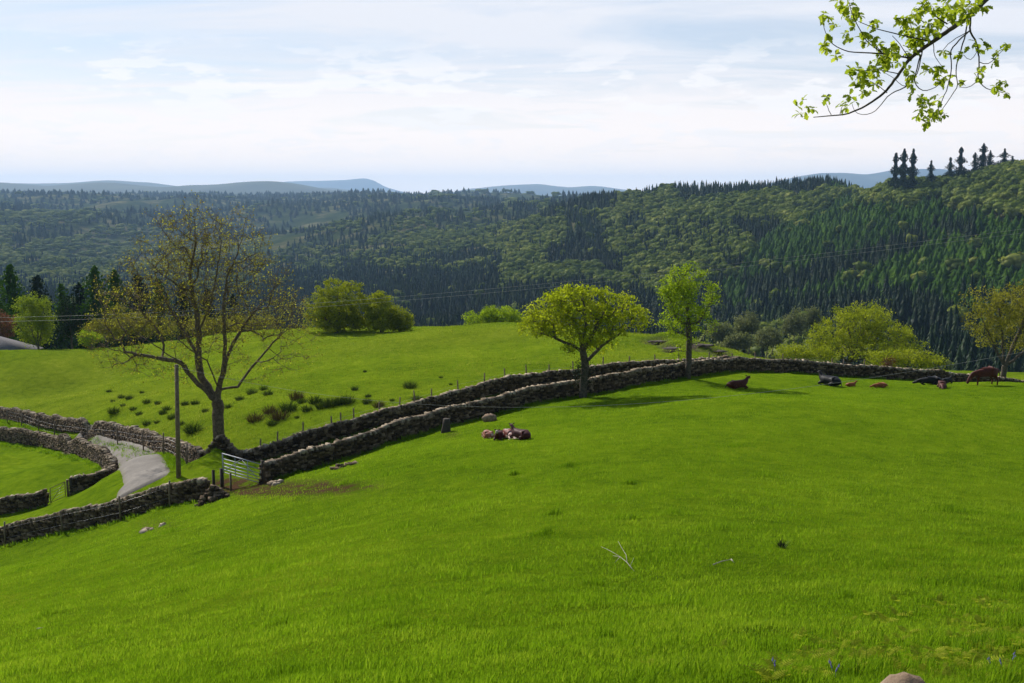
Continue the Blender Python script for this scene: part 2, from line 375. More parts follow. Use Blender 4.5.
# ------------------------------------------------------------------ ground sheet
lanes=[[(72,439.5),(86,442.5),(100,446),(117,452),(132,459.5),(144,467),(148,476),(144,486),(136,496)],
       [(138,466),(138,480),(126,491),(104,501),(82,508)]]
def ground():
    u=np.concatenate([np.linspace(-1.25,-.56,70,endpoint=False),np.linspace(-.56,.56,560),np.linspace(.56,1.25,71)[1:]])
    Y=np.concatenate([np.arange(-18,5,.5),np.arange(5,125,.33),np.arange(125,200,.8),np.geomspace(200,9300,230)])
    g=np.sqrt(Y**2+30**2)
    X=u[None]*g[:,None]; YY=np.repeat(Y[:,None],len(u),1)
    Z=H(X,YY)
    px,py=to_px(X,np.maximum(YY,1),Z)
    far=np.where(YY>crest_of(px)+6,smooth(0,60,YY-crest_of(px)),0)
    # pale, drier turf in the field beyond the lane
    fx=np.array([P(x,y,D)[0] for x,y,D in far_wall]); fy=np.array([D for _,_,D in far_wall])
    ux=np.array([P(x,y,D)[0] for x,y,D in upper_wall[::-1]]); uy=np.array([D for _,_,D in upper_wall[::-1]])
    bx=np.concatenate([ux,fx,[200]]); by=np.concatenate([uy,fy,[104]])
    pale=smooth(-1,1,YY-np.interp(X,bx,by))*(.45+.3*vnoise(X/14,YY/14,5))
    dirt=np.zeros_like(X)
    for (x,y,rx,ry,s) in [(300,488,55,9,1.1),(345,487,35,5,.8),(270,492,30,6,1),(240,488,26,8,1.1),(70,520,30,4,.5),(225,484,26,7,1.2),(452,435,8,4,.7),(160,525,24,6,.5),(140,364,30,3,.3)]:
        dirt+=s*np.exp(-(((px-x)/rx)**2+((py-y)/ry)**2)*1.2)*(YY<130)
    rock=np.zeros_like(X)
    for (x,y,rx,ry) in [(655,340,13,4),(671,347,12,4.5),(705,346,16,5),(722,352,12,4),(168,357,12,2.2),(693,343,6,3)]:
        rock+=np.exp(-((((px-x)/rx)**2+((py-y)/ry)**2))**2)*(YY>100)*(YY<180)
    rock*=(.6+.7*vnoise(X/.9,YY/1.5,31))
    nr,nc=X.shape
    i=np.arange(nr-1)[:,None]*nc; j=np.arange(nc-1)[None]
    Q=np.stack([i+j,i+j+1,i+nc+j+1,i+nc+j],-1).reshape(-1,4)
    Z=Z-np.clip(rock,0,1)*.35
    o=mk('ground',np.stack([X,YY,Z],-1).reshape(-1,3),Q,M['ground'],attrs={'far':far.ravel(),'pale':np.clip(pale,0,1).ravel(),'dirt':np.clip(dirt,0,1.2).ravel(),'rock':np.clip(rock*1.3,0,1).ravel()},smooth=True)
    tag(o,kind='structure')
def crest_of(px): return 168-56*smooth(690,770,px)
ground()

# lane
def ribbon(name,pts,w,mat,dz=.06,nw=8,wfun=None):
    pts=np.array(pts); d=np.r_[0,np.cumsum(np.linalg.norm(np.diff(pts[:,:2],axis=0),axis=1))]
    s=np.arange(0,d[-1],.35); x=np.interp(s,d,pts[:,0]); y=np.interp(s,d,pts[:,1])
    k=np.hanning(27); k/=k.sum()
    x=np.convolve(np.pad(x,13,mode='edge'),k,'valid'); y=np.convolve(np.pad(y,13,mode='edge'),k,'valid')
    tx=np.gradient(x); ty=np.gradient(y); l=np.hypot(tx,ty)+1e-9; nx=-ty/l; ny=tx/l
    o=np.linspace(-.5,.5,nw)
    ww=w*(1+.10*vnoise(s/1.7,s*0,8))
    X=x[:,None]+nx[:,None]*o*ww[:,None]; Yy=y[:,None]+ny[:,None]*o*ww[:,None]
    Z=H(X,Yy)+dz+.02*(1-(2*o)**2)
    Z[0]-=.15; Z[-1]-=.15; Z[:,0]-=dz+.05; Z[:,-1]-=dz+.05
    nr,nc=X.shape; i=np.arange(nr-1)[:,None]*nc; j=np.arange(nc-1)[None]
    Q=np.stack([i+j,i+nc+j,i+nc+j+1,i+j+1],-1).reshape(-1,4)
    ed=np.repeat(np.abs(o)[None]*2,nr,0)
    return mk(name,np.stack([X,Yy,Z],-1).reshape(-1,3),Q,mat,attrs={'edge':ed.ravel()},smooth=True)
def lane_mat(name='lane_tarmac',dz=0):
    m,nt,N,L=newmat(name)
    g=N.new('ShaderNodeNewGeometry'); pos=g.outputs['Position']
    n1=noise(N,L,.8,5,.7,pos); n2=noise(N,L,9,5,.7,pos)
    e=N.new('ShaderNodeAttribute'); e.attribute_name='edge'
    v=math_(N,L,'MULTIPLY_ADD',n2.outputs['Fac'],.4,math_(N,L,'MULTIPLY',n1.outputs['Fac'],.6))
    r=ramp(N,[(.3,(.085,.07,.055)),(.5,(.145,.122,.098)),(.7,(.23,.20,.165))]); L.new(v,r.inputs[0])
    grass=ramp(N,[(.35,(.05,.10,.01)),(.6,(.15,.11,.06))]); L.new(n2.outputs['Fac'],grass.inputs[0])
    f=math_(N,L,'ADD',e.outputs['Fac'],math_(N,L,'MULTIPLY_ADD',n2.outputs['Fac'],.7,-.35))
    rf=ramp(N,[(.78,(0,0,0)),(.92,(1,1,1))]); L.new(f,rf.inputs[0])
    c=mix(N,L,rf.outputs[0],r.outputs[0],grass.outputs[0])
    b=N.new('ShaderNodeBsdfPrincipled'); b.inputs['Roughness'].default_value=.85; L.new(c,b.inputs['Base Color'])
    bp=N.new('ShaderNodeBump'); bp.inputs['Strength'].default_value=.3; bp.inputs['Distance'].default_value=.03; L.new(n2.outputs['Fac'],bp.inputs['Height']); L.new(bp.outputs[0],b.inputs['Normal'])
    o=N.new('ShaderNodeOutputMaterial'); L.new(b.outputs[0],o.inputs[0]); return m
M['lane']=lane_mat()
tag(ribbon('lane',[hit(*q) for q in lanes[0]],3.3,M['lane'],.13),kind='structure')

# ------------------------------------------------------------------ dry stone walls
def wall_path(w):
    p=np.array([P(x,y,D) for x,y,D in w])[:,:2]
    d=np.r_[0,np.cumsum(np.linalg.norm(np.diff(p,axis=0),axis=1))]
    s=np.arange(0,d[-1],.25); x=np.interp(s,d,p[:,0]); y=np.interp(s,d,p[:,1])
    k=np.hanning(9); k/=k.sum()
    x=np.convolve(np.pad(x,4,mode='reflect',reflect_type='odd'),k,'valid'); y=np.convolve(np.pad(y,4,mode='reflect',reflect_type='odd'),k,'valid')
    return s,x,y
def dry_wall(w,label,hh=WH,rough=1.0,seed=0):
    s,x,y=wall_path(w); z=H(x,y)
    L_=s[-1]; r=np.random.default_rng(seed)
    tx=np.gradient(x); ty=np.gradient(y); ang=np.arctan2(ty,tx)
    base=np.array([x[0],y[0],z[0]])
    hv=hh*(1+.07*rough*vnoise(s/2.1,s*0,seed+50)+.05*rough*vnoise(s/.8,s*0,seed+51))
    A=Acc()
    nx=-np.sin(ang); ny=np.cos(ang)
    # inner core
    V=[]
    for k,(o,h) in enumerate([(-.22,-.3),(-.13,.9),(.13,.9),(.22,-.3)]):
        V.append(np.stack([x+nx*o,y+ny*o,z+(hv*h if h>0 else h)-(.02 if h>0 else 0)],-1))
    V=np.stack(V,1).reshape(-1,3); n=len(s); i=np.arange(n-1)[:,None]*4; j=np.arange(4)[None]; j2=(j+1)%4
    Q=np.stack([i+j,i+j2,i+4+j2,i+4+j],-1).reshape(-1,4)
    Q=np.concatenate([Q,[[3,2,1,0]],[[4*n-4,4*n-3,4*n-2,4*n-1]]])
    A.add(V,None,Q,.5)
    h0=-.15; C=Acc(); course=0
    while h0<hh-.24:
        ch=r.uniform(.09,.15)*(1.15 if h0<.3 else 1)
        f=np.clip((h0+.15)/hh,0,1); off=.27-.10*f
        for side in (-1,1):
            q=r.uniform(-.2,0)
            while q<L_:
                ln=r.uniform(.14,.40)*(1.2 if h0<.3 else 1)
                qc=q+ln/2
                if 0<=qc<L_:
                    xx=np.interp(qc,s,x); yy=np.interp(qc,s,y); zz=np.interp(qc,s,z); aa=np.interp(qc,s,np.unwrap(ang)); hs=np.interp(qc,s,hv)/hh
                    o=side*(off+r.uniform(-.03,.03))
                    A.add(boxv((xx-math.sin(aa)*o,yy+math.cos(aa)*o,zz+(h0+ch/2)*hs+r.uniform(-.015,.015)),(ln*.97,r.uniform(.18,.27),ch*.98),aa+r.uniform(-.08,.08),.10),None,BOXQ)
                q+=ln
        h0+=ch; course+=1
    q=0
    while q<L_:
        ln=r.uniform(.08,.19); qc=min(q+ln/2,L_-.01)
        if r.random()<.97:
            xx=np.interp(qc,s,x); yy=np.interp(qc,s,y); zz=np.interp(qc,s,z); aa=np.interp(qc,s,np.unwrap(ang)); hs=np.interp(qc,s,hv)/hh
            ch=r.uniform(.15,.23); 
            C.add(boxv((xx,yy,zz+(hh-.22)*hs+ch/2-.02),(ln*.95,r.uniform(.36,.5),ch),aa+r.uniform(-.2,.2),.13,r.uniform(-.2,.2)),None,BOXQ)
        q+=ln
    root=empty('dry_stone_wall',base,label,'wall')
    A.build('wall_face',M['stone'],root,base=base); C.build('coping',M['cope'],root,base=base)
    return root
dry_wall(near_wall,'long dry stone wall curving from the metal gate round behind the cattle pasture',seed=1)
dry_wall(far_wall,'dry stone wall on the far side of the walled grassy strip, with fence posts behind it',seed=2)
dry_wall(left_near_wall,'dry stone wall below the lane bend, edging the pasture in front of the wooden pole',seed=3)
dry_wall(field_wall_a,'short stub of dry stone wall left of the small wire gate',1.15,1.2,seed=4)
dry_wall(field_wall_b,'dry stone wall hooking round the inside of the lane bend',1.25,1.6,seed=5)
dry_wall(upper_wall,'rough pale dry stone wall above the lane, left of the bare tree',1.15,1.6,seed=6)

# rubble and single rocks
def rockmesh(acc,c,s,seed,a=.5,sub=2,amp=1.0):
    r=np.random.default_rng(seed)
    V,T=ico(sub)
    n=V*(1+amp*(.22*np.sin(V@r.normal(0,2.2,3)+r.uniform(0,6))[:,None]+.12*np.sin(V@r.normal(0,5,3))[:,None]+.05*r.normal(size=(len(V),1))))
    acc.add(n*np.asarray(s)+np.asarray(c),T,None,a)
_ico={}
def ico(sub):
    if sub in _ico: return _ico[sub]
    t=(1+5**.5)/2
    V=[[-1,t,0],[1,t,0],[-1,-t,0],[1,-t,0],[0,-1,t],[0,1,t],[0,-1,-t],[0,1,-t],[t,0,-1],[t,0,1],[-t,0,-1],[-t,0,1]]
    V=[list(np.array(v)/np.linalg.norm(v)) for v in V]
    T=[[0,11,5],[0,5,1],[0,1,7],[0,7,10],[0,10,11],[1,5,9],[5,11,4],[11,10,2],[10,7,6],[7,1,8],[3,9,4],[3,4,2],[3,2,6],[3,6,8],[3,8,9],[4,9,5],[2,4,11],[6,2,10],[8,6,7],[9,8,1]]
    for _ in range(sub):
        c={}; T2=[]
        def mid(a,b):
            k=(min(a,b),max(a,b))
            if k not in c:
                m=np.array(V[a])+np.array(V[b]); V.append(list(m/np.linalg.norm(m))); c[k]=len(V)-1
            return c[k]
        for a,b,d in T:
            x,y,z=mid(a,b),mid(b,d),mid(d,a); T2+=[[a,x,z],[b,y,x],[d,z,y],[x,y,z]]
        T=T2
    _ico[sub]=(np.array(V),np.array(T)); return _ico[sub]
def rubble(px,py,w,h,n,label,mat='stone',seed=0,name='rubble_pile'):
    b=hit(px,py); r=np.random.default_rng(seed); A=Acc()
    for k in range(n):
        a=r.uniform(0,2*PI); q=r.random()**.6; x=math.cos(a)*q*w/2; y=math.sin(a)*q*w/2; z=h*(1-q)*r.uniform(.5,1)
        A.add(boxv((b[0]+x,b[1]+y,Hs(b[0]+x,b[1]+y)+z),(r.uniform(.15,.4),r.uniform(.15,.35),r.uniform(.12,.25)),r.uniform(0,6),.16,r.uniform(-.5,.5)),None,BOXQ)
    o=A.build(name,M[mat],base=b); return tag(o,label,'stones')
rubble(213,501,1.7,.95,60,'heap of fallen wall stones standing beside the gateway opening',seed=3)
rubble(343,467,1.5,.12,16,'scatter of small stones in grass below the long wall','stone',seed=4)
rubble(152,529,1.1,.05,8,'few pale stones lying flat in the grass below the left wall','cope',seed=5)
rubble(277,484,.9,.2,6,'loose wall stones on the mud at the gate corner','cope',seed=6)
def rock(px,py,s,label,mat='rock',seed=0,sink=.3,D=None):
    b=hit(px,py) if D is None else at(px,D)
    A=Acc(); rockmesh(A,b+np.array([0,0,s[2]*(1-sink)]),s,seed)
    return tag(A.build('rock',M[mat],base=b,smooth=False),label,'rock')
rock(489,421,(.42,.35,.30),'single pale rounded rock lying just in front of the long wall','palerock',2)
rock(658,342,(1.0,.6,.10),'dark flat rock outcrop on the far field, the left one by the tall slim tree','rock',3,.45)
rock(673,349,(.8,.5,.11),'dark rock outcrop on the far field, just left of the tall slim tree','rock',4,.4)
rock(704,346,(1.0,.7,.12),'dark rock outcrop on the knoll right of the tall slim tree','rock',5,.4)
rock(720,352,(.6,.4,.10),'small rock at the lower right end of the grassy knoll','rock',8,.4)
b=at(906,5.2)
A=Acc(); top=P(906,674.5,5.2)[2]; hz=(top-b[2])
rockmesh(A,(P(906,674.5,5.2)[0],b[1],b[2]+hz*.45),(.25,.22,hz*.535),21,sub=3,amp=.35)
tag(A.build('boulder',M['palerock'],base=b,smooth=True),'pinkish foreground boulder whose top just shows at the bottom edge','boulder')

# ------------------------------------------------------------------ fences, gates, pole, cables
def seg(a,b,n=2): return [np.array(a)+(np.array(b)-np.array(a))*t for t in np.linspace(0,1,n)]
def fence_along(w,pxs,off,ph,label,wires=(.5,.95,1.3),leanseed=0,side=1):
    s,x,y=wall_path(w); ang=np.arctan2(np.gradient(y),np.gradient(x))
    X=x-np.sin(ang)*off; Y=y+np.cos(ang)*off; Z=H(X,Y)
    px=512+F*X/(Y*cp-Z*sp)
    r=np.random.default_rng(leanseed)
    order=np.argsort(px); ks=[order[np.searchsorted(px[order],q).clip(0,len(px)-1)] for q in pxs]
    k0=ks[0]; base=np.array([X[k0],Y[k0],Z[k0]])
    root=empty('wire_fence',base,label,'fence')
    tops=[]
    for k in ks:
        b=np.array([X[k],Y[k],Z[k]]); h=ph*r.uniform(.93,1.07); l=r.normal(0,.05,2)
        A=Acc(); tube(A,[b-[0,0,.3],b+[l[0]*h*.5,l[1]*.5*h,h*.5],b+[l[0]*h,l[1]*h,h]],[.055,.055,.05],7)
        A.build('post',M['wood'],root,base=base); tops.append((b,l,h))
    for wz in wires:
        A=Acc(); pts=[b+np.array([l[0]*wz,l[1]*wz,wz]) for b,l,h in tops]
        tube(A,pts,.004,4); A.build('wire',M['wire'],root,base=base)
fence_along(far_wall,[259,277,300,329,340,351,379,397,416,431,457,483,505,527,548,571,601,627,654,679,706],.75,1.72,'post and wire fence standing behind the far wall of the walled strip',leanseed=1)
fence_along(upper_wall[::-1],[7,21,38,54,88,117,143,163,186],.0-.8,1.6,'post and wire fence behind the rough pale wall above the lane',leanseed=2)
fence_along([q for q in near_wall if q[0]>715],[732,754,781,830,842,862],.75,1.6,'short row of fence posts behind the wall beyond the lying brown cow',leanseed=3)
fence_along(left_near_wall,[3,61,119,169],.55,1.45,'row of wooden fence posts in front of the wall below the lane',leanseed=4,wires=(.5,1.1))

def field_gate():
    a=P(222.5,453.5,61.6); b=P(260.5,464.2,60.2)
    ga=Hs(a[0],a[1]); gb=Hs(b[0],b[1])
    H0=1.12
    la=a-[0,0,H0]; lb=b-[0,0,H0]
    base=np.array([b[0],b[1],min(gb,lb[2])])
    root=empty('field_gate',base,'silver galvanised five-bar gate closing the gap between the stone walls','gate')
    d=lb-la
    def pt(t,h): return la+d*t+np.array([0,0,h])
    for nm,t in (('end_stile',0.0),('end_stile',1.0)):
        A=Acc(); tube(A,[pt(t,-.02),pt(t,H0+.02)],.034,8); A.build(nm,M['gate'],root,base=base)
    for h in (.03,.2,.38,.58,.82,1.12):
        A=Acc(); tube(A,[pt(.0,h),pt(1,h)],.024 if h<1.1 else .03,8); A.build('bar',M['gate'],root,base=base)
    for t in (.33,.66):
        A=Acc(); tube(A,[pt(t,.03),pt(t,1.12)],.02,6); A.build('upright',M['gate'],root,base=base)
    for t0,t1 in ((1,.5),(.5,0)):
        A=Acc(); tube(A,[pt(t0,.05),pt(t1,1.1) if t0==1 else pt(t1,.05)] if t0==1 else [pt(.5,1.1),pt(0,.05)],.018,6); A.build('brace',M['gate'],root,base=base)
    # posts
    for (q,lab,hh,off) in ((b,'dark wooden gate post at the end of the long wall',1.35,.16),(a,'dark wooden post at the far end of the silver gate',1.1,-.12)):
        dd=d/np.linalg.norm(d); c=q+dd*off; g=Hs(c[0],c[1])
        pb=np.array([c[0],c[1],g]); A=Acc(); A.add(boxv(pb+[0,0,hh/2-.15],(.17,.17,hh+.3),.6,.03),None,BOXQ)
        tag(A.build('gate_post',M['darkwood'],base=pb),lab,'gate post')
field_gate()
# post with pale cap near rubble
b=hit(214,492); A=Acc(); A.add(boxv(b+[0,0,.55],(.14,.14,1.5),.5,.03),None,BOXQ); tag(A.build('gate_post',M['darkwood'],base=b),'dark wooden post rising from the heap of fallen wall stones','gate post')
b=hit(231,491); A=Acc(); A.add(boxv(b+[0,0,.5],(.10,.10,1.1),.5,.03),None,BOXQ); tag(A.build('gate_post',M['wood'],base=b),'thin wooden stake standing in front of the silver gate','post')

def wire_gate():
    a=P(50,489,76.2); b=P(66,484.5,76.4); ga=Hs(a[0],a[1]); gb=Hs(b[0],b[1])
    base=np.array([a[0],a[1],ga]); root=empty('wire_gate',base,'small wire mesh gate between the short wall stub and the lane wall','gate')
    pa=np.array([a[0],a[1],ga+.05]); pb=np.array([b[0]-.08,b[1],gb+.05])
    for t in (0,1):
        A=Acc(); q=pa+(pb-pa)*t; tube(A,[q,q+[0,0,1.1]],.03,6); A.build('end_stile',M['wood'],root,base=base)
    for h in (.05,.25,.45,.65,.85,1.1):
        A=Acc(); tube(A,[pa+[0,0,h],pb+[0,0,h]],.022 if h in(.05,1.1) else .009,5); A.build('bar',M['wood'] if h in (.05,1.1) else M['wire'],root,base=base)
    A=Acc(); tube(A,[pa+[0,0,.05],pb+[0,0,1.1]],.02,5); A.build('brace',M['wood'],root,base=base)
    for k,dx in enumerate((0,.30)):
        q=np.array([b[0]+.12+dx*.9,b[1]-.05-dx*.2,gb]); A=Acc(); hh=1.45 if k else 1.3
        A.add(boxv(q+[0,0,hh/2-.1],(.2 if k else .13,.2,hh+.2),.3,.03),None,BOXQ)
        tag(A.build('gate_post',M['darkwood'] if k else M['wood'],base=q),'thick dark gate post against the end of the lane wall' if k else 'thinner brown gate post beside the small wire gate','gate post')
wire_gate()

b=hit(178.5,477); b[1]+=0; ptop=P(176.5,364.5,b[1])
A=Acc(); tube(A,[b-[0,0,.5],(b+ptop)/2,ptop],[.15,.13,.11],10)
pole=empty('utility_pole',b,'tall plain wooden pole standing at the edge of the lane','pole')
A.build('shaft',M['wood'],pole,base=b)
A=Acc(); tube(A,[ptop-[.12,0,.12],ptop+[.14,0,-.12]],.03,6); A.build('insulator',M['darkwood'],pole,base=b)
def cable(name,pts,label,rad,base_k=0,group=None):
    pts=np.array(pts); A=Acc(); tube(A,pts,rad,5,cap=True)
    o=A.build('overhead_cable',M['cable'],base=pts[base_k]); tag(o,label,'cable',group)
def fitc(ks,D0,D1,n=80):
    xs=np.array([k[0] for k in ks]); ys=np.array([k[1] for k in ks]); c=np.polyfit(xs,ys,2 if len(ks)<5 else 3)
    X=np.linspace(xs.min(),xs.max(),n); t=(X-X[0])/(X[-1]-X[0])
    # distance chosen so that the plan is a straight line
    a=P(X[0],0,D0); b_=P(X[-1],0,D1); out=[]
    for x in X:
        u=P(x,300,1.0)[0]
        A0=np.array([P(X[0],300,D0)[0],D0]); A1=np.array([P(X[-1],300,D1)[0],D1])
        # intersect ray (u,1)*D with segment
        d=A1-A0; D=(A0[0]*d[1]-A0[1]*d[0])/(u*d[1]-d[0])
        out.append(P(x,np.polyval(c,x),D))
    return out
cable('c',fitc([(177,366),(300,393),(430,405),(560,405),(700,400),(888,374),(1024,353),(1240,310)],b[1]-.1,44),'thin overhead cable sagging from the lane pole across the cattle pasture',.006)
e=P(1240,309,44); g=Hs(e[0],e[1]); A=Acc(); tube(A,[[e[0],e[1],g-.5],[e[0],e[1],e[2]+.2]],[.15,.11],10)
tag(A.build('utility_pole',M['wood'],base=(e[0],e[1],g)),'wooden pole carrying the far end of the pasture cable','pole')
for k,(dy,dd) in enumerate(((0,0),(4,1.2))):
    cable('c',fitc([(-40,318+dy),(330,304+dy),(430,291.5+dy),(700,269+dy),(870,247+dy),(1080,222+dy)],150+dd,120+dd),('upper' if k==0 else 'lower')+' of the two long power lines crossing in front of the wooded valley',.014)
for (x,y,D,lab) in ((-42,317,150.6,'wooden pole carrying the left end of the valley power lines'),(1082,221,120.6,'wooden pole carrying the right end of the valley power lines')):
    e=P(x,y,D); g=Hs(e[0],e[1]); A=Acc(); tube(A,[[e[0],e[1],g-.5],[e[0],e[1],e[2]+.2]],[.17,.12],10); tag(A.build('utility_pole',M['wood'],base=(e[0],e[1],g)),lab,'pole')

# ------------------------------------------------------------------ vegetation generators
def leafcards(centers,size,r,spread=0.0,aspect=.6,tint=None,nrm=None):
    """one bent quad per centre, random orientation; returns V,Q,a"""
    c=np.asarray(centers); n=len(c)
    if spread: c=c+r.normal(0,spread,c.shape)
    d=r.normal(size=(n,3)); d/=np.linalg.norm(d,axis=1)[:,None]
    e=r.normal(size=(n,3)); e-=d*np.sum(d*e,1)[:,None]; e/=np.linalg.norm(e,axis=1)[:,None]
    s=(np.asarray(size)*r.uniform(.7,1.35,n))[:,None]
    V=np.stack([c-d*s*.5,c+e*s*aspect*.5+d*s*.05,c+d*s*.5,c-e*s*aspect*.5+d*s*.05],1).reshape(-1,3)
    Q=np.arange(n*4).reshape(-1,4)
    t=(.5+r.normal(0,.16,n)) if tint is None else tint
    return V,Q,np.repeat(t,4)
def ell_points(ells,n,r,shell=.0):
    """random points in a union of ellipsoids (cx,cy,cz,rx,ry,rz)"""
    ells=np.array(ells,float); vol=ells[:,3]*ells[:,4]*ells[:,5]; k=r.choice(len(ells),n,p=vol/vol.sum())
    d=r.normal(size=(n,3)); d/=np.linalg.norm(d,axis=1)[:,None]
    q=(shell+(1-shell)*r.random(n))**(1/3) if shell<1 else np.ones(n)
    return ells[k,:3]+d*q[:,None]*ells[k,3:]
def colonize(nodes,parents,attr,r,step=.35,up=.25):
    """attach every attractor to the growing tree; nodes: start skeleton"""
    nodes=[np.array(n,float) for n in nodes]; parents=list(parents); tips=[]
    root=nodes[0]
    depth=[0.0]*len(nodes)
    for i in range(1,len(nodes)): depth[i]=depth[parents[i]]+np.linalg.norm(nodes[i]-nodes[parents[i]])
    N=np.zeros((len(nodes)+len(attr)*14+10,3)); N[:len(nodes)]=nodes; cnt=len(nodes)
    Dp=np.zeros(len(N)); Dp[:cnt]=depth
    order=np.argsort(np.linalg.norm(attr-np.array(nodes[-1]),axis=1)*.5+r.random(len(attr))*1.5)
    for a in attr[order]:
        d=np.linalg.norm(N[:cnt]-a,axis=1); cost=d+.12*Dp[:cnt]+.5*np.maximum(0,N[:cnt,2]-a[2])
        cost[0]=1e9
        i=int(np.argmin(cost)); L_=d[i]; m=max(1,min(12,int(L_/step)))
        p0=N[i].copy(); prev=i
        bend=r.normal(0,.10*L_,3); bend[2]+=-.10*L_*up*4*.5
        for k in range(1,m+1):
            t=k/m; q=p0+(a-p0)*t+bend*math.sin(PI*t)*.8+r.normal(0,.025*step*2,3)*(t<1)
            N[cnt]=q; parents.append(prev); Dp[cnt]=Dp[prev]+L_/m; prev=cnt; cnt+=1
        tips.append(prev)
    return N[:cnt],np.array(parents),np.array(tips)
def skel_mesh(N,par,r0,rt,expo=2.4,sides=6):
    n=len(N); w=np.zeros(n); ch=np.zeros(n,int)
    for i in range(n-1,0,-1):
        if ch[i]==0: w[i]=1
        w[par[i]]+=w[i]; ch[par[i]]+=1
    rad=rt*np.power(np.maximum(w,1),1/expo); rad*= 1.0
    k=r0/rad[0]; sc_=np.interp(np.log(np.maximum(w,1)),[0,np.log(w[0]+1)],[1,k]); rad=rad*sc_
    V=[];Q=[];o=0
    a=N[1:]; b=N[par[1:]]; ra=rad[1:]; rb=np.minimum(rad[par[1:]],rad[1:]*1.35); 
    d=a-b; l=np.linalg.norm(d,axis=1)[:,None]+1e-9; d/=l
    ref=np.where(np.abs(d[:,2:3])<.8,np.array([[0,0,1.]]),np.array([[1.,0,0]]))
    s=np.cross(d,ref); s/=np.linalg.norm(s,axis=1)[:,None]; t=np.cross(d,s)
    out=[];ns=sides
    ang=np.arange(ns)*2*PI/ns
    c=np.cos(ang)[None,:,None]; sn=np.sin(ang)[None,:,None]
    ring=c*s[:,None]+sn*t[:,None]
    A0=b[:,None]+ring*rb[:,None,None]-(d*ra[:,None]*.3)[:,None]; A1=a[:,None]+ring*ra[:,None,None]
    V=np.concatenate([A0,A1],1).reshape(-1,3)
    i=np.arange(len(a))[:,None]*2*ns; j=np.arange(ns)[None]; j2=(j+1)%ns
    Q=np.stack([i+j,i+ns+j,i+ns+j2,i+j2],-1).reshape(-1,4)
    return V,Q,rad
def tree_from(base,skel,par,ells,nattr,leafn,leafs,lmat,bmat,label,name='tree',cat='tree',r0=.2,rt=.008,seed=0,spread=.25,twigs=0,shell=.0,tintvar=.16,group=None,sides=6,step=.35,aspect=.6,leafrad=None,expo=2.4,gaps=.0,toplight=0.0):
    r=np.random.default_rng(seed)
    attr=ell_points(ells,nattr,r,shell)
    if gaps:
        keep=vnoise(attr[:,0]*.55+seed,attr[:,2]*.6+attr[:,1]*.2,seed)>-1+gaps*2
        attr=attr[keep]
    N,pr,tips=colonize(skel,par,attr,r,step)
    root=empty(name,base,label,cat,group)
    V,Q,rad=skel_mesh(N,pr,r0,rt,expo,sides)
    T=Acc(); T.add(V,None,Q,.5)
    tp=N[tips]
    if twigs:
        k=r.integers(0,len(tp),len(tp)*twigs); s=tp[k]; dr=(s-N[pr[tips[k]]]); dr/=np.linalg.norm(dr,axis=1)[:,None]+1e-9
        dr=dr+r.normal(0,.6,dr.shape); dr/=np.linalg.norm(dr,axis=1)[:,None]; ln=r.uniform(.25,.75,len(s))[:,None]
        e=s+dr*ln; sd=np.cross(dr,[0,0,1.]); sd/=np.linalg.norm(sd,axis=1)[:,None]+1e-9; w=rt*.8
        ud=np.cross(dr,sd)
        TV=np.stack([s+sd*w,s-sd*.5*w+ud*.8*w,s-sd*.5*w-ud*.8*w,e],1).reshape(-1,3); i=np.arange(len(s))[:,None]*4
        TT=(i[:,None]+np.array([[0,1,3],[1,2,3],[2,0,3]])[None]).reshape(-1,3)
        T.add(TV,TT,None,.5); tp=np.concatenate([tp,e,(s+e)/2])
    T.build('trunk',M[bmat],root,base=base,smooth=True)
    if leafn:
        k=r.integers(0,len(tp),leafn); ct=tp[k]
        cl=r.normal(0,tintvar*.8,len(tp))[k]
        c=ct+r.normal(0,spread,(leafn,3))*np.array([1,1,.75])
        V,Q,a=leafcards(c,leafs,r,0,aspect,tint=.5+cl+r.normal(0,tintvar*.6,leafn))
        mk('crown',V,Q,M[lmat],root,{'tint':a},base=base)
    return root

def skel_px(base,D,lines,xy,depths=None,r=None):
    """limb lines given in picture positions at distance D; lines = list of (start index or None, [(x,y,dd)...])"""
    nodes=[np.array(base)]; par=[-1]; names={}
    for key,start,pts in lines:
        prev=0 if start is None else names[start[0]][start[1]]
        ids=[]
        for (x,y,dd) in pts:
            X,Y=xy(x,y); q=P(X,Y,D+dd)
            p0=nodes[prev]; L_=np.linalg.norm(q-p0); m=max(1,int(L_/.4))
            p0=p0.copy()
            for k in range(1,m+1):
                nodes.append(p0+(q-p0)*k/m+(rng.normal(0,.03,3) if k<m else 0)); par.append(prev); prev=len(nodes)-1
            ids.append(prev)
        names[key]=ids
    return nodes,par

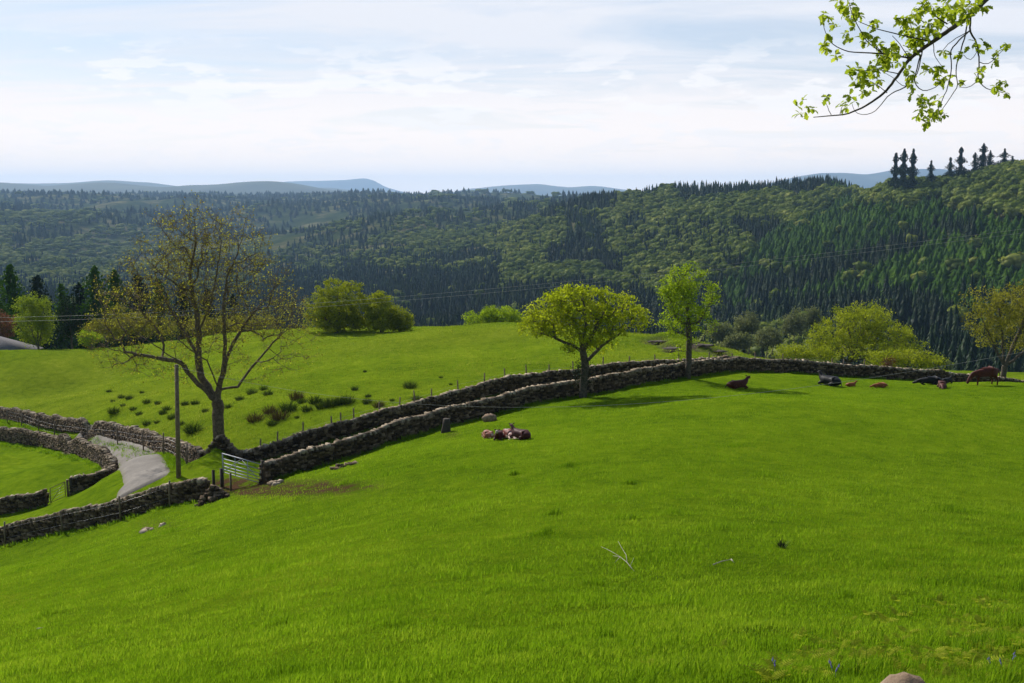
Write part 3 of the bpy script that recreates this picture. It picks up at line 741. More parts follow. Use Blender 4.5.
# --- bare tree by the gate
D=b0=None
base=hit(219,448); D=base[1]
xy=lambda x,y:(80+x*.41,180+y*.41)
lines=[('t',None,[(337,590,0),(334,540,0),(338,512,0)]),
 ('A',('t',1),[(295,480,.3),(288,430,.5),(290,370,.4),(278,300,.3),(268,230,.5),(283,150,.8),(278,90,.8)]),
 ('B',('t',2),[(352,450,-.4),(353,380,-.6),(350,310,-.6),(358,240,-.4),(385,180,-.8),(398,130,-1)]),
 ('C',('t',1),[(290,500,-.6),(245,445,-1.2),(185,405,-1.8),(135,370,-2.3),(100,335,-2.6)]),
 ('D',('t',2),[(385,505,.3),(420,455,.9),(460,410,1.4),(492,375,1.8),(525,345,2)]),
 ('E',('B',0),[(375,395,.5),(410,340,1),(455,285,1.6),(500,235,2)]),
 ('F',('A',1),[(235,340,1),(195,270,1.6),(175,200,2)]),
 ('G',('t',1),[(300,572,-.8)]),
 ('H',('A',2),[(320,300,-1.2),(335,220,-1.6),(345,150,-1.8)]),
 ('I',('t',2),[(310,440,-1.4),(240,390,-2.6),(200,330,-3)]),
 ('J',('B',0),[(410,440,-1.5),(480,445,-2.4),(540,470,-2.8)]),
 ('K',('C',1),[(170,430,-1.2),(110,420,-1)])]
sk,pr=skel_px(base,D,lines,xy)
E=lambda x,y,dd,rx,ry,rz:(*P(x,y,D+dd),rx,ry,rz)
ells=[E(195,260,0,3.2,2.6,4.0),E(165,270,0,3.2,2.6,2.8),E(235,245,0,2.6,2.4,2.7),E(130,300,0,2.6,2.2,2.5),E(265,300,0,2.9,2.4,2.9),E(205,325,0,4.2,3.0,2.6),E(120,350,-1,2.2,2,1.6),E(290,345,1,2.2,2,2.0),E(195,220,0,1.6,1.5,1.5),E(160,225,0,1.2,1.2,1.3),E(165,368,-1,2.3,1.6,1.1),E(245,368,0,2.3,1.6,1.1),E(105,325,-1,1.8,1.6,1.6),E(290,315,1,1.8,1.6,1.6)]
tree_from(base,sk,pr,ells,2200,14500,.125,'ashleaf','ashbark','tall nearly bare tree with sparse yellow buds standing behind the gate','bare_tree',r0=.42,rt=.0075,seed=5,spread=.13,twigs=8,tintvar=.45,gaps=.19,expo=2.0)

# --- oak in front of the wall
base=hit(584,392); base=at(584,76.9); D=base[1]
I=lambda x,y:(x,y)
lines=[('t',None,[(584,378,0),(585,362,0),(583,352,0)]),
 ('a',('t',2),[(572,345,-.3),(555,338,-.6),(535,332,-1)]),('b',('t',2),[(580,335,.5),(570,315,1),(560,298,1)]),
 ('c',('t',1),[(598,350,.5),(612,338,.8),(632,325,1)]),('d',('t',2),[(595,330,-.5),(605,310,-1),(610,298,-1)]),('e',('t',2),[(586,325,-1),(583,300,-1.2)])]
sk,pr=skel_px(base,D,lines,I)
ells=[E(548,318,0,2.0,2.2,1.3),E(580,303,0,2.5,2.6,1.25),E(612,306,0,2.0,2.3,1.25),E(635,318,0,1.2,1.6,.9),E(532,325,0,1.2,1.5,.9),E(585,330,0,3.0,2.4,1.0),E(565,296,0,1.5,1.7,.9),E(602,345,1,1.3,1.2,.6),E(560,348,-.5,1.3,1.2,.5)]
oak_root=tree_from(base,sk,pr,ells,520,15000,.17,'oak','bark','broad low oak with a wide flat yellow-green crown in front of the wall','oak_tree',r0=.30,rt=.012,seed=6,spread=.21,gaps=.2,tintvar=.2)
# low ivy shoots on its trunk
r_=np.random.default_rng(3); c=P(583,372,D)+r_.normal(0,1,(900,3))*[.32,.3,.55]
V,Q,a=leafcards(c,.11,r_,0,.6); mk('ivy',V,Q,M['darkleaf'],oak_root,{'tint':a},base=base)

# --- slim tree
base=hit(690,378.5); base=at(690,min(base[1],84.8)); D=base[1]
lines=[('t',None,[(689,362,0),(689,345,0),(688,325,0),(688,300,0),(690,280,0)]),('a',('t',2),[(678,320,.3),(668,305,.5)]),('b',('t',2),[(699,322,-.4),(707,308,-.6)]),('c',('t',3),[(680,290,0),(674,278,0)]),('d',('t',1),[(700,342,.3),(706,332,.5)])]
sk,pr=skel_px(base,D,lines,I)
ells=[E(688,278,0,1.5,1.4,1.3),E(672,293,0,1.2,1.3,1.3),E(704,295,0,1.1,1.2,1.6),E(690,300,0,1.9,1.6,1.8),E(676,322,0,1.3,1.2,1.2),E(703,322,0,1.1,1.2,1.1),E(685,347,0,.8,.8,1.0)]
tree_from(base,sk,pr,ells,380,8500,.15,'rowan','bark','tall slim fresh-green tree standing in front of the wall','slim_tree',r0=.24,rt=.012,seed=8,spread=.20,gaps=.18,tintvar=.2)

# --- tree at the right edge, behind the wall
def simple_tree(px,D,ells_px,nattr,nleaf,ls,lm,bm,label,name='tree',cat='tree',trunk_px=None,r0=.2,seed=0,spread=.3,gaps=.15,group=None,trunk_h=.3,dy=0,tv=.2,limbs=5,depth=.9):
    base=at(px,D); base[2]-=.05
    es=[]
    for (x,y,rx,ry) in ells_px:
        c=P(x,y,D+rng.normal(0,.05)*rx/F*D*4); es.append((*c,rx*D/F,rx*D/F*depth,ry*D/F))
    r=np.random.default_rng(seed+900)
    ea=np.array(es); ctr=np.average(ea[:,:3],axis=0,weights=ea[:,3]**2*ea[:,5])
    bot=ea[:,2].min()-ea[:,5].mean()*.4
    th=max(.5,(ctr[2]-base[2])*trunk_h)
    nodes=[base]; par=[-1]; m=max(2,int(th/.4))
    for k in range(1,m+1): nodes.append(base+np.array([0,0,th])*k/m+r.normal(0,.03,3)); par.append(len(nodes)-2)
    fork=len(nodes)-1
    for e in ea:
        prev=fork; p0=nodes[fork].copy(); q=e[:3]-np.array([0,0,e[5]*.3]); m=max(1,int(np.linalg.norm(q-p0)/.5))
        for k in range(1,m+1): nodes.append(p0+(q-p0)*k/m+r.normal(0,.04,3)); par.append(prev); prev=len(nodes)-1
    return tree_from(base,nodes,par,es,nattr,nleaf,ls,M_key(lm),bm,label,name,cat,r0=r0,rt=.012,seed=seed,spread=spread,gaps=gaps,group=group,tintvar=tv,step=.5)
def M_key(k): return k
simple_tree(1010,108,[(1000,305,28,22),(985,325,22,22),(1030,300,34,24),(1015,335,30,20),(975,300,12,14),(1050,325,30,26)],420,12000,.20,'olive','bark','olive-leaved tree at the right edge behind the grazing cow',r0=.28,seed=21,spread=.3,gaps=.12)
simple_tree(852,138,[(850,330,34,24),(885,338,30,20),(868,318,32,15),(825,340,22,16),(905,345,20,14),(858,350,45,14)],500,24000,.21,'haw','bark','wide domed bright green tree beyond the wall, behind the black cow','domed_tree',r0=.3,seed=22,spread=.30,gaps=.1)
simple_tree(898,112,[(900,358,24,9),(925,360,18,8),(880,361,14,7),(938,363,8,6)],160,7000,.16,'haw','bark','low rounded bright shrub directly behind the wall in front of the domed tree','shrub','shrub',r0=.08,seed=23,spread=.28,gaps=0,trunk_h=.2)
simple_tree(800,118,[(795,352,18,7),(820,355,16,7),(780,354,9,5)],120,5000,.16,'haw','bark','low spreading shrub along the wall left of the domed tree','shrub','shrub',r0=.08,seed=24,spread=.28,gaps=0,trunk_h=.2)
simple_tree(889,104,[(889,362,7,5)],60,500,.12,'deadleaf','wood','small russet bush poking up just behind the wall','shrub','shrub',r0=.05,seed=25,spread=.2,gaps=0,trunk_h=.2)
# crest shrubs left of centre
simple_tree(335,149,[(340,300,29,23),(322,310,20,18),(352,312,22,18),(338,322,34,10)],480,19000,.25,'hawdark','bark','largest dome of the dark-edged tree clump on the crest of the far field','tree',r0=.3,seed=26,spread=.24,gaps=.08,trunk_h=.12)
simple_tree(380,149,[(380,308,17,16),(380,322,18,9)],240,9000,.24,'hawdark','bark','middle dome of the tree clump on the crest of the far field','tree',r0=.2,seed=27,spread=.24,gaps=.08,trunk_h=.12)
simple_tree(399,149,[(401,318,11,12),(399,325,13,6)],160,4500,.24,'hawdark','bark','small right-hand dome of the tree clump on the far field crest','tree',r0=.15,seed=28,spread=.3,gaps=.08,trunk_h=.12)
simple_tree(488,163,[(478,319,16,8),(500,316,20,10),(518,320,16,8),(490,313,12,6)],260,9000,.22,'rowan','bark','long low green shrub peeping over the crest behind the oak','shrub','shrub',r0=.12,seed=29,spread=.24,gaps=.05,trunk_h=.2)
# left background trees
simple_tree(34,162,[(36,303,11,12),(24,310,9,14),(44,315,10,16),(30,325,12,15),(44,328,10,13),(20,325,7,13),(36,336,14,9)],380,12000,.20,'birch','bark','pale green birch clump standing beside the cottage roof','birch_tree',r0=.16,seed=31,spread=.35,gaps=.16,trunk_h=.2)
simple_tree(68,166,[(68,306,8,12),(68,320,12,14),(62,330,9,8),(74,328,10,9)],180,4500,.22,'darkleaf','bark','slender dark tree with a bare lower trunk, right of the birch','tree',r0=.14,seed=32,spread=.3,gaps=.2,trunk_h=.45)
simple_tree(4,178,[(6,322,12,9),(-10,318,16,12),(2,332,12,8)],180,5000,.25,'copper','bark','coppery red-leaved tree rising behind the cottage roof','copper_tree',r0=.14,seed=33,spread=.3,gaps=.1,trunk_h=.3)
simple_tree(104,168,[(95,330,16,9),(112,332,14,9),(104,324,12,8)],180,5500,.2,'olive','bark','olive shrub behind the white-flowered bush','shrub','shrub',r0=.1,seed=34,spread=.3,gaps=.05,trunk_h=.2)
simple_tree(88,160,[(90,339,12,6),(86,335,8,5)],90,2600,.18,'rowan','bark','low dark green bush dotted with pale blossom near the birch','shrub','shrub',r0=.06,seed=35,spread=.25,gaps=0,trunk_h=.2)
simple_tree(140,172,[(135,325,22,12),(160,328,20,10),(118,318,12,12)],240,7000,.24,'olive','bark','yellowish shrubby tree behind the bare tree, left side','tree',r0=.12,seed=36,spread=.35,gaps=.1,trunk_h=.2)
simple_tree(215,175,[(205,326,22,9),(235,324,22,10),(260,322,16,10)],240,7000,.24,'olive','bark','dull scrubby thicket tree behind the bare tree, right side','tree',r0=.12,seed=37,spread=.35,gaps=.1,trunk_h=.2)

# --- overhanging branch
def overhang():
    Dh=7.2
    r=np.random.default_rng(12)
    q=lambda x,y,dd=0: P(780+x*.2383,y*.2383,Dh+dd)
    tb=np.array([7.6,7.0,0]); tb[2]=Hs(tb[0],tb[1])
    root=empty('overhanging_oak_tree',tb,'oak branch with young leaves hanging into the sky at the top right','tree')
    T=Acc()
    # trunk outside the frame and the limb that carries the branch
    fork=np.array([7.4,7.1,3.0]); j0=q(880,-20)
    tube(T,[tb-[0,0,.4],tb+[0,0,1],tb+[-.05,0,3],fork,[7.2,7.2,6.5],[7.4,7.4,9]],[.38,.32,.27,.22,.14,.03],12)
    tube(T,[fork+[0,0,-.4],[6.7,7.1,3.6],[5.4,7.1,3.5],[4.3,7.15,2.75],q(960,-130),j0],[.13,.10,.07,.045,.028,.018],9)
    tube(T,[[7.2,7.2,5.5],[8.5,7.6,6.8],[9.6,8,7.6]],[.1,.06,.02],7)
    T.build('trunk',M['bark'],root,base=tb,smooth=True)
    B=Acc()
    def ln(pts,r0,r1,dd0=0,dd1=0):
        pts=np.array(pts,float); d=np.r_[0,np.cumsum(np.linalg.norm(np.diff(pts,axis=0),axis=1))]; s=np.linspace(0,d[-1],max(4,int(d[-1]/18)))
        x=np.interp(s,d,pts[:,0]); y=np.interp(s,d,pts[:,1]); k=np.array([.25,.5,.25])
        if len(x)>4:
            x[1:-1]=np.convolve(x,k,'valid'); y[1:-1]=np.convolve(y,k,'valid')
        t=s/d[-1]; jx=r.normal(0,1.2,len(s)); 
        P3=[q(a+j,b_,dd0+(dd1-dd0)*u) for a,b_,j,u in zip(x,y,jx,t)]
        tube(B,P3,r0+(r1-r0)*t,7)
    m=.0009
    ln([(880,-20),(790,70),(720,120),(640,175),(590,210),(540,250),(500,310),(440,390),(360,445),(280,480),(140,492)],.018,.0025)
    ln([(540,243),(430,225),(290,218),(230,195),(195,150),(180,100)],.006,.002,0,.3)
    ln([(430,225),(360,170),(310,80),(290,10)],.004,.002,.1,-.2)
    ln([(640,175),(520,150),(400,120),(330,90)],.005,.002,0,-.35)
    ln([(800,60),(795,130),(830,190),(835,260),(830,340),(870,375),(940,390)],.007,.002,0,.3)
    ln([(795,130),(740,180),(715,210),(720,300),(700,380),(660,470)],.005,.002,.05,-.3)
    ln([(790,70),(775,160),(740,270),(740,330),(750,360),(700,430),(665,480)],.005,.002,0,.25)
    ln([(835,260),(870,275),(910,240),(950,190)],.003,.0015,.15,.3)
    ln([(825,345),(790,370),(750,365)],.003,.0015,.2,.1)
    ln([(590,230),(570,300),(560,350),(600,385),(650,370),(680,340)],.0045,.002,0,-.2)
    ln([(540,360),(470,390),(450,405),(400,470),(350,485),(310,470),(300,430)],.004,.0015,0,.2)
    ln([(500,310),(450,300),(400,290),(340,300),(310,290)],.0035,.0015,0,-.2)
    ln([(700,100),(640,60),(620,20),(600,-10)],.005,.002,0,-.2)
    ln([(640,175),(560,140),(540,80)],.0045,.002,0,.3)
    ln([(600,210),(570,330),(520,370),(480,330),(430,300)],.004,.0015,0,.3)
    ln([(215,482),(190,430)],.0025,.0015); ln([(250,478),(265,440)],.0025,.0015); ln([(640,175),(650,240),(690,290)],.003,.0015,0,.2)
    ln([(560,355),(545,380)],.002,.001); ln([(450,390),(400,350),(350,330)],.003,.0015,0,.2); ln([(680,215),(720,170),(795,130)],.002,.003,.2,.05)
    ln([(770,230),(800,260),(835,200)],.002,.002,.2,.1); ln([(470,150),(510,190),(540,243)],.002,.003); ln([(350,150),(400,190),(430,225)],.002,.003,.1,.1)
    B.build('branch',M['bark'],root,base=tb,smooth=True)
    cl=[(190,80,35),(280,20,45),(320,50,38),(180,185,30),(190,205,18),(245,230,12),(290,150,30),(350,150,30),(380,175,22),(415,95,26),(430,210,40),(440,240,45),(520,90,40),(560,60,28),(560,150,50),(600,110,45),(620,30,50),(700,30,52),(790,30,42),(760,60,36),(680,80,42),(560,200,42),(500,210,28),(540,300,22),(320,310,34),(360,330,42),(330,370,30),(400,290,34),(395,375,18),(470,265,32),(550,330,26),(545,385,15),(640,310,34),(680,290,24),(700,330,16),(600,430,28),(640,470,38),(620,500,34),(680,490,12),(590,410,16),(660,420,15),(845,180,28),(850,210,20),(770,230,22),(680,215,20),(840,310,28),(925,350,24),(900,370,14),(945,390,8),(920,205,18),(955,180,12),(900,255,10),(85,430,18),(110,465,26),(200,412,10),(270,445,26),(310,420,12),(755,340,12),(680,340,15),(830,20,30),(480,200,24),(590,180,30),(650,130,30),(240,110,16),(300,90,25)]
    # leaf: lobed outline, folded along its rib
    prof=[(0,0),(.12,.07),(.28,.20),(.36,.13),(.5,.30),(.6,.2),(.75,.34),(.84,.2),(1,.06)]
    def leaf(c,d,n,s,acc,t):
        d=d/np.linalg.norm(d); e=np.cross(n,d); e/=np.linalg.norm(e)+1e-9; nn=np.cross(d,e)
        V=[];k=len(prof)
        for (u,w) in prof: V.append(c+d*s*u-nn*s*.25*u*u)
        for sg in (1,-1):
            for (u,w) in prof: V.append(c+d*s*(u)+e*sg*w*s+nn*(w*s*.35-s*.25*u*u))
        Q=[]
        for i in range(k-1):
            Q.append((i,i+1,k+i+1,k+i)); Q.append((i+1,i,2*k+i,2*k+i+1))
        acc.add(V,None,Q,t)
    LF=Acc()
    for (x,y,rd) in cl:
        dd=r.normal(0,.18)
        for w in range(max(2,int((rd/13)**2*1.0))):
            cxx=x+r.normal(0,rd*.5); cyy=y+r.normal(0,rd*.5); c=q(cxx,cyy,dd+r.normal(0,.06))
            ax=r.normal(0,1,3); ax[2]=abs(ax[2])*.3-.2; ax/=np.linalg.norm(ax)
            for k in range(r.integers(4,7)):
                d=ax*.5+r.normal(0,.75,3); d[2]-=.25; n=r.normal(0,.4,3)+np.array([0,0,1])
                leaf(c,d,n,r.uniform(.026,.058),LF,.5+r.normal(0,.2))
    LF.build('leaves',M['hang'],root,base=tb)
overhang()

# ------------------------------------------------------------------ the cottage roof
def cottage():
    D=160; e=P(24,354,D); rg=P(-10,333.5,D+3.4); xe=e[0]; zE=e[2]; zR=rg[2]; L_=13.0; dp=6.8
    x0=xe-L_; hx=xe-rg[0]
    zb=min(Hs(xe,D),Hs(x0,D),Hs(x0,D+dp))-.3
    zb=min(zb,zE-2.2)
    base=np.array([x0+L_/2,D+dp/2,zb+.3])
    root=empty('cottage',base,'low white cottage of which only the grey slate roof shows at the left edge','house')
    A=Acc(); A.add(boxv((x0+L_/2,D+dp/2,(zb+zE)/2-.04),(L_-.8,dp-.8,zE-zb-.08)),None,BOXQ); A.build('wall',M['render'],root,base=base)
    lo=[(x0,D,zE),(xe,D,zE),(xe,D+dp,zE),(x0,D+dp,zE)]; ri=[(x0+hx,D+dp/2,zR),(xe-hx,D+dp/2,zR)]
    V=np.array(lo+ri+[(a,b_,c-.12) for a,b_,c in lo])
    A=Acc(); A.add(V,[[1,2,5],[3,0,4]],[[0,1,5,4],[2,3,4,5],[6,7,1,0],[7,8,2,1],[8,9,3,2],[9,6,0,3],[9,8,7,6]]); rf=A.build('roof',M['slate'],root,base=base)
    A=Acc(); tube(A,[np.array(ri[0])+[0,0,.03],np.array(ri[1])+[0,0,.03]],.09,6); A.build('ridge_tiles',M['slate'],rf,base=base)
    A=Acc(); c=np.array([xe-hx-.9,D+dp/2,zR+.25]); A.add(boxv(c,(.6,.8,1.1)),None,BOXQ); A.add(boxv(c+[0,0,.6],(.72,.92,.10)),None,BOXQ)
    ch=A.build('chimney',M['render'],rf,base=base)
    A=Acc(); tube(A,[c+[0,0,.6],c+[0,0,.95]],[.13,.1],8); A.build('chimney_pot',M['pot'],ch,base=base)
    y0=D+.4
    for xx in (2.6,8.6):
        A=Acc(); A.add(boxv((x0+xx,y0-.02,zE-1.0),(1.0,.10,1.1)),None,BOXQ); wn=A.build('window',M['wood'],root,base=base)
        A=Acc(); A.add(boxv((x0+xx,y0-.075,zE-1.0),(.84,.03,.94)),None,BOXQ); A.build('pane',M['glass'],wn,base=base)
    A=Acc(); A.add(boxv((x0+5.6,y0-.02,zE-1.2),(.95,.1,1.95)),None,BOXQ); A.build('door',M['darkwood'],root,base=base)
cottage()

# ------------------------------------------------------------------ forest templates (unit height trees)
def conifer_tpl(seed,kind='spruce',tiers=9,pts=7):
    r=np.random.default_rng(seed); V=[];T=[]
    def add(v,t):
        o=sum(len(x) for x in V); V.append(np.array(v)); T.append(np.array(t)+o)
    add([(.012,0,0),(-.006,.011,0),(-.006,-.011,0),(0,0,.9)],[(0,1,3),(1,2,3),(2,0,3)])
    wid=.25 if kind=='spruce' else .38
    for k in range(tiers):
        t=k/(tiers-1); z=.12+.80*t; rr=wid*((1-t)**.85)*r.uniform(.85,1.12)+.012; hh=.9/tiers*1.9
        n=pts if t<.6 else pts-2; off=r.uniform(0,6)
        v=[(r.normal(0,.004),r.normal(0,.004),min(1.0,z+hh*.9))]; f=[]
        for j in range(n):
            a=off+2*PI*j/n+r.normal(0,.15); q=rr*r.uniform(.75,1.2); drop=r.uniform(.5,1.0)*hh*.45
            w=.42*2*PI/n*2.0
            v+=[(q*math.cos(a),q*math.sin(a),z-drop+ (0 if kind=='spruce' else .02)),(q*.5*math.cos(a+w*.6),q*.5*math.sin(a+w*.6),z+hh*.12),(q*.5*math.cos(a-w*.6),q*.5*math.sin(a-w*.6),z+hh*.12)]
            i=1+3*j; f+=[(0,i+2,i),(0,i,i+1)]
        add(v,f)
    V=np.concatenate(V); V[:,2]*=1/ V[:,2].max(); return V,np.concatenate(T)
def broad_tpl(seed,n=90,size=.11):
    r=np.random.default_rng(seed); lob=[]
    for k in range(r.integers(5,8)):
        a=r.uniform(0,2*PI); q=r.uniform(.08,.24); lob.append((q*math.cos(a),q*math.sin(a),r.uniform(.42,.78),r.uniform(.15,.24),r.uniform(.15,.24),r.uniform(.12,.2)))
    lob.append((0,0,.62,.27,.27,.27)); lob=np.array(lob)
    V=[];T=[];o=0
    for l in lob:   # solid inner mass so the crown is not see-through
        v,t=ico(1); v=v*(1+r.normal(0,.10,(len(v),1)))*l[3:]*.86+l[:3]; V.append(v); T.append(t+o); o+=len(v)
    d=r.normal(size=(n,3)); d[:,2]=np.abs(d[:,2])*.9-.15; d/=np.linalg.norm(d,axis=1)[:,None]; k=r.integers(0,len(lob),n)
    c=lob[k,:3]+d*lob[k,3:]*r.uniform(.85,1.12,(n,1))
    e=r.normal(size=(n,3)); e-=d*np.sum(e*d,1)[:,None]*.6; e/=np.linalg.norm(e,axis=1)[:,None]; f=np.cross(d,e)
    s=size*r.uniform(.6,1.3,(n,1))
    v=np.stack([c-e*s*.6,c+f*s*.5+d*s*.2,c+e*s*.6,c-f*s*.5],1).reshape(-1,3); i=np.arange(n)[:,None]*4+o
    T.append(np.concatenate([i+np.array([[0,1,2]]),i+np.array([[0,2,3]])])); V.append(v); o+=len(v)
    V.append(np.array([(.02,0,0),(-.01,.018,0),(-.01,-.018,0),(0,0,.6)])); T.append(np.array([(0,1,3),(1,2,3),(2,0,3)])+o)
    return np.concatenate(V),np.concatenate(T)
TP={'spruce':[conifer_tpl(s) for s in range(4)],'larch':[conifer_tpl(s+20,'larch',8,7) for s in range(4)],
    'broad':[broad_tpl(s+40) for s in range(5)],
    'spruce_far':[conifer_tpl(s+60,'spruce',4,5) for s in range(3)],'larch_far':[conifer_tpl(s+70,'larch',4,5) for s in range(3)],'broad_far':[broad_tpl(s+80,26,.17) for s in range(3)]}
def inst(kind,pos,h,w,rz,tint,name,matk,label):
    r=np.random.default_rng(len(pos)); tp=TP[kind]; k=r.integers(0,len(tp),len(pos)); Vs=[];Ts=[];As=[];o=0
    for j,(V,T) in enumerate(tp):
        m=k==j; n=m.sum()
        if not n: continue
        c=np.cos(rz[m])[:,None]; s=np.sin(rz[m])[:,None]
        x=(V[None,:,0]*c-V[None,:,1]*s)*w[m][:,None]; y=(V[None,:,0]*s+V[None,:,1]*c)*w[m][:,None]; z=V[None,:,2]*h[m][:,None]
        W=np.stack([x,y,z],-1)+pos[m][:,None]
        Vs.append(W.reshape(-1,3)); Ts.append((T[None]+(np.arange(n)*len(V))[:,None,None]+o).reshape(-1,3)); As.append(np.repeat(tint[m],len(V))); o+=n*len(V)
    ob=mk(name,np.concatenate(Vs),np.concatenate(Ts),M[matk],attrs={'tint':np.concatenate(As)})
    return tag(ob,label,'wood',kind='stuff')
def forest():
    r=np.random.default_rng(99)
    # jittered rows growing coarser with distance
    X=[];Y=[];S=[]
    D=300.
    while D<5600:
        sp_=max(6.8,min(D*.0066,9+D*.0018)) 
        if D>1700: sp_=D*.0075
        n=int(D*1.35/sp_); xs=(np.arange(n)-n/2)*sp_+r.uniform(0,sp_)+r.normal(0,sp_*.28,n)
        ys=D+r.normal(0,sp_*.3,n); X.append(xs);Y.append(ys);S.append(np.full(n,sp_)); D+=sp_*(1.0 if D<1700 else 1.5)
    X=np.concatenate(X);Y=np.concatenate(Y);S=np.concatenate(S); Z=H(X,Y)
    px,py=to_px(X,Y,Z)
    n1=vnoise(X/90,Y/90,71); n2=vnoise(X/(Y*.03+10),Y/(Y*.05+20),72); n3=r.random(len(X)); n4=vnoise(X/(Y*.012+8),Y/(Y*.03+20),74)
    qx=px+n2*14; qy=py+n4*7
    kind=np.zeros(len(X),int) # 0 spruce 1 larch 2 broad
    hill=Y<1750
    def el(x,y,rx,ry): return ((qx-x)/rx)**2+((qy-y)/ry)**2<1
    # right hill: larch plantation
    larch=(qx>715)&(qy> 178+np.maximum(0,(860-qx))*.62)&(qy<345)&(Y<1400)
    kind[larch]=1
    kind[larch&(qy>300)&(n4<.2)]=0
    kind[larch&(np.abs(qy-(300-(qx-730)*.28))<10)&(qx<980)&(n4<.45)]=0
    top=(qx>865)&(qy<208+np.maximum(0,qx-930)*.22)&(Y<1300); kind[top]=2
    # centre hill broadleaf
    br=(qx>505)&(qx<720)&(qy>214+np.maximum(0,620-qx)*.05)&(qy<288+ (qx-505)*.02)&(Y<1700); kind[br&(n4+.45*n2<.38)&(n3<.86)]=2
    br2=(qx>620)&(qx<860)&(qy>196)&(qy<228)&(qy<196+ (860-qx)*.30+8)&hill; kind[br2]=2
    kind[el(680,262,60,34)&hill]=np.where(r.random((el(680,262,60,34)&hill).sum())<.55,2,0)
    kind[el(445,246,85,11)&(n3<.85)]=2; kind[el(660,280,40,15)&(n3<.6)&hill]=2; kind[el(480,240,60,16)&(n3<.6)]=2
    kind[el(430,272,70,6)&(n3<.3)]=2
    kind[el(80,262,140,22)&(n4>-.3)]=2; kind[el(60,240,120,10)&(n4>-.1)]=2; kind[el(100,287,170,9)&(n3<.30)]=2; kind[el(40,218,60,8)]=2
    kind[el(330,262,90,10)&(n3<.35)]=2; kind[el(380,232,70,8)&(n4>0)]=2
    kind[(Y>1700)&(px>430)&(py<222)&(n4>.25)]=2
    kind[(qx>700)&(qx<830)&(qy>338)&(n3<.55)&(Y<560)]=2
    kind[(n3>.975)]=2
    kind[(Y>1300)&(Y<1700)&(px>680)&(px<872)]=0
    # clearings
    clear=(el(425,211,55,6)&(n3<.75))|(el(120,246,60,4)&(n3<.6))|(el(300,222,120,3.5)&(n3<.5))|(el(88,228,30,4)&(n3<.8))|((Y>1700)&(vnoise(X/260,Y/420,77)>.42))
    clear|=(np.abs(qy-(343+(qx-760)*.05))<4)&(qx>735)&(qx<835)&(Y<600)
    keep=~clear
    # nothing that can never be seen: behind the skyline
    X,Y,Z,S,kind,px,py,n1,n2=[a[keep] for a in (X,Y,Z,S,kind,px,py,n1,n2)]
    n=len(X)
    hh=np.where(kind==2,r.uniform(9,14,n),np.where(kind==1,r.uniform(7.5,11,n),r.uniform(10,16,n)))
    hh=hh*(1+.12*n1)*np.where(r.random(n)<.08,r.uniform(.55,1.25,n),1)*np.where(Y>1700,np.clip(S/11,1,1.9)**.5,1)
    w=hh*np.where(kind==1,1.22,1)*np.where(kind==2,r.uniform(.95,1.3,n),r.uniform(.85,1.15,n))*np.where(Y>1700,np.clip(S/13,1,2.6),1)
    w=np.where(kind==2,np.maximum(w*1.05,S*1.3)*r.uniform(.8,1.2,n),w)
    tint=np.clip(.5+n1*.18+n2*.14+r.normal(0,.2,n),0,1)
    rz=r.uniform(0,6.28,n); pos=np.stack([X,Y,Z-.3],-1)
    # cull what lies well behind a nearer ridge
    bins=((px+300)/3).astype(int); order=np.argsort(Y); hor=np.full(700,9999.); vis=np.zeros(n,bool); topy=to_px(X,Y,Z+hh)[1]
    for i in order:
        b_=bins[i]
        if b_<0 or b_>=700: continue
        if topy[i]<hor[b_]+4: vis[i]=True
        gy=to_px(X[i],Y[i],Z[i])[1]
        if gy<hor[b_]: hor[b_]=gy
    near_=Y<1150
    taken=np.zeros(n,bool)
    defs=[('spruce',0,150,'dark spruce among the lowest rows of the hillside plantation','spruces on the near valley side','spruce_tree'),
          ('larch',1,200,'mid-green larch on the nearer part of the right-hand hillside','larches on the near valley side','larch_tree'),
          ('broad',2,130,'pale broadleaf tree scattered on the nearer valley side','broadleaf trees on the near valley side','broadleaf_tree')]
    meshes={}
    inframe=(px>-5)&(px<1029)&(topy<352)
    for kname,ki,cnt,lab,grp,nm in defs:
        c=np.where((kind==ki)&vis&inframe)[0]; c=c[np.argsort(Y[c])][:cnt]
        for i in c:
            v=r.integers(0,4); tb_=min(3,int(tint[i]*4)); key=(kname,v,tb_)
            if key not in meshes:
                V,T=TP[kname][v]; ob=mk(nm,V,T,M[kname],attrs={'tint':np.full(len(V),.12+.25*tb_)}); meshes[key]=ob
            else:
                ob=meshes[key].copy(); col.objects.link(ob)
            ob.location=pos[i]; ob.scale=(w[i],w[i],hh[i]); ob.rotation_euler=(0,0,rz[i]); tag(ob,lab,'tree',grp)
        taken[c]=True
    for kname,ki,lab in (('spruce',0,'dark spruce wood covering the lower hillsides across the valley'),('larch',1,'green larch plantation covering the right-hand hillside'),('broad',2,'pale broadleaf wood in patches on the hillsides')):
        m=vis&near_&(kind==ki)&~taken
        if m.any(): inst(kname,pos[m],hh[m],w[m],rz[m],tint[m],kname+'_wood',kname,lab)
        m=vis&~near_&(kind==ki)
        if m.any(): inst(kname+'_far',pos[m],hh[m],w[m],rz[m],tint[m],'distant_'+kname+'_wood',kname,'far-off '+lab.replace('covering','mass covering'))
    print('forest',n,vis.sum(),[int((vis&(kind==k)).sum()) for k in range(3)])
forest()

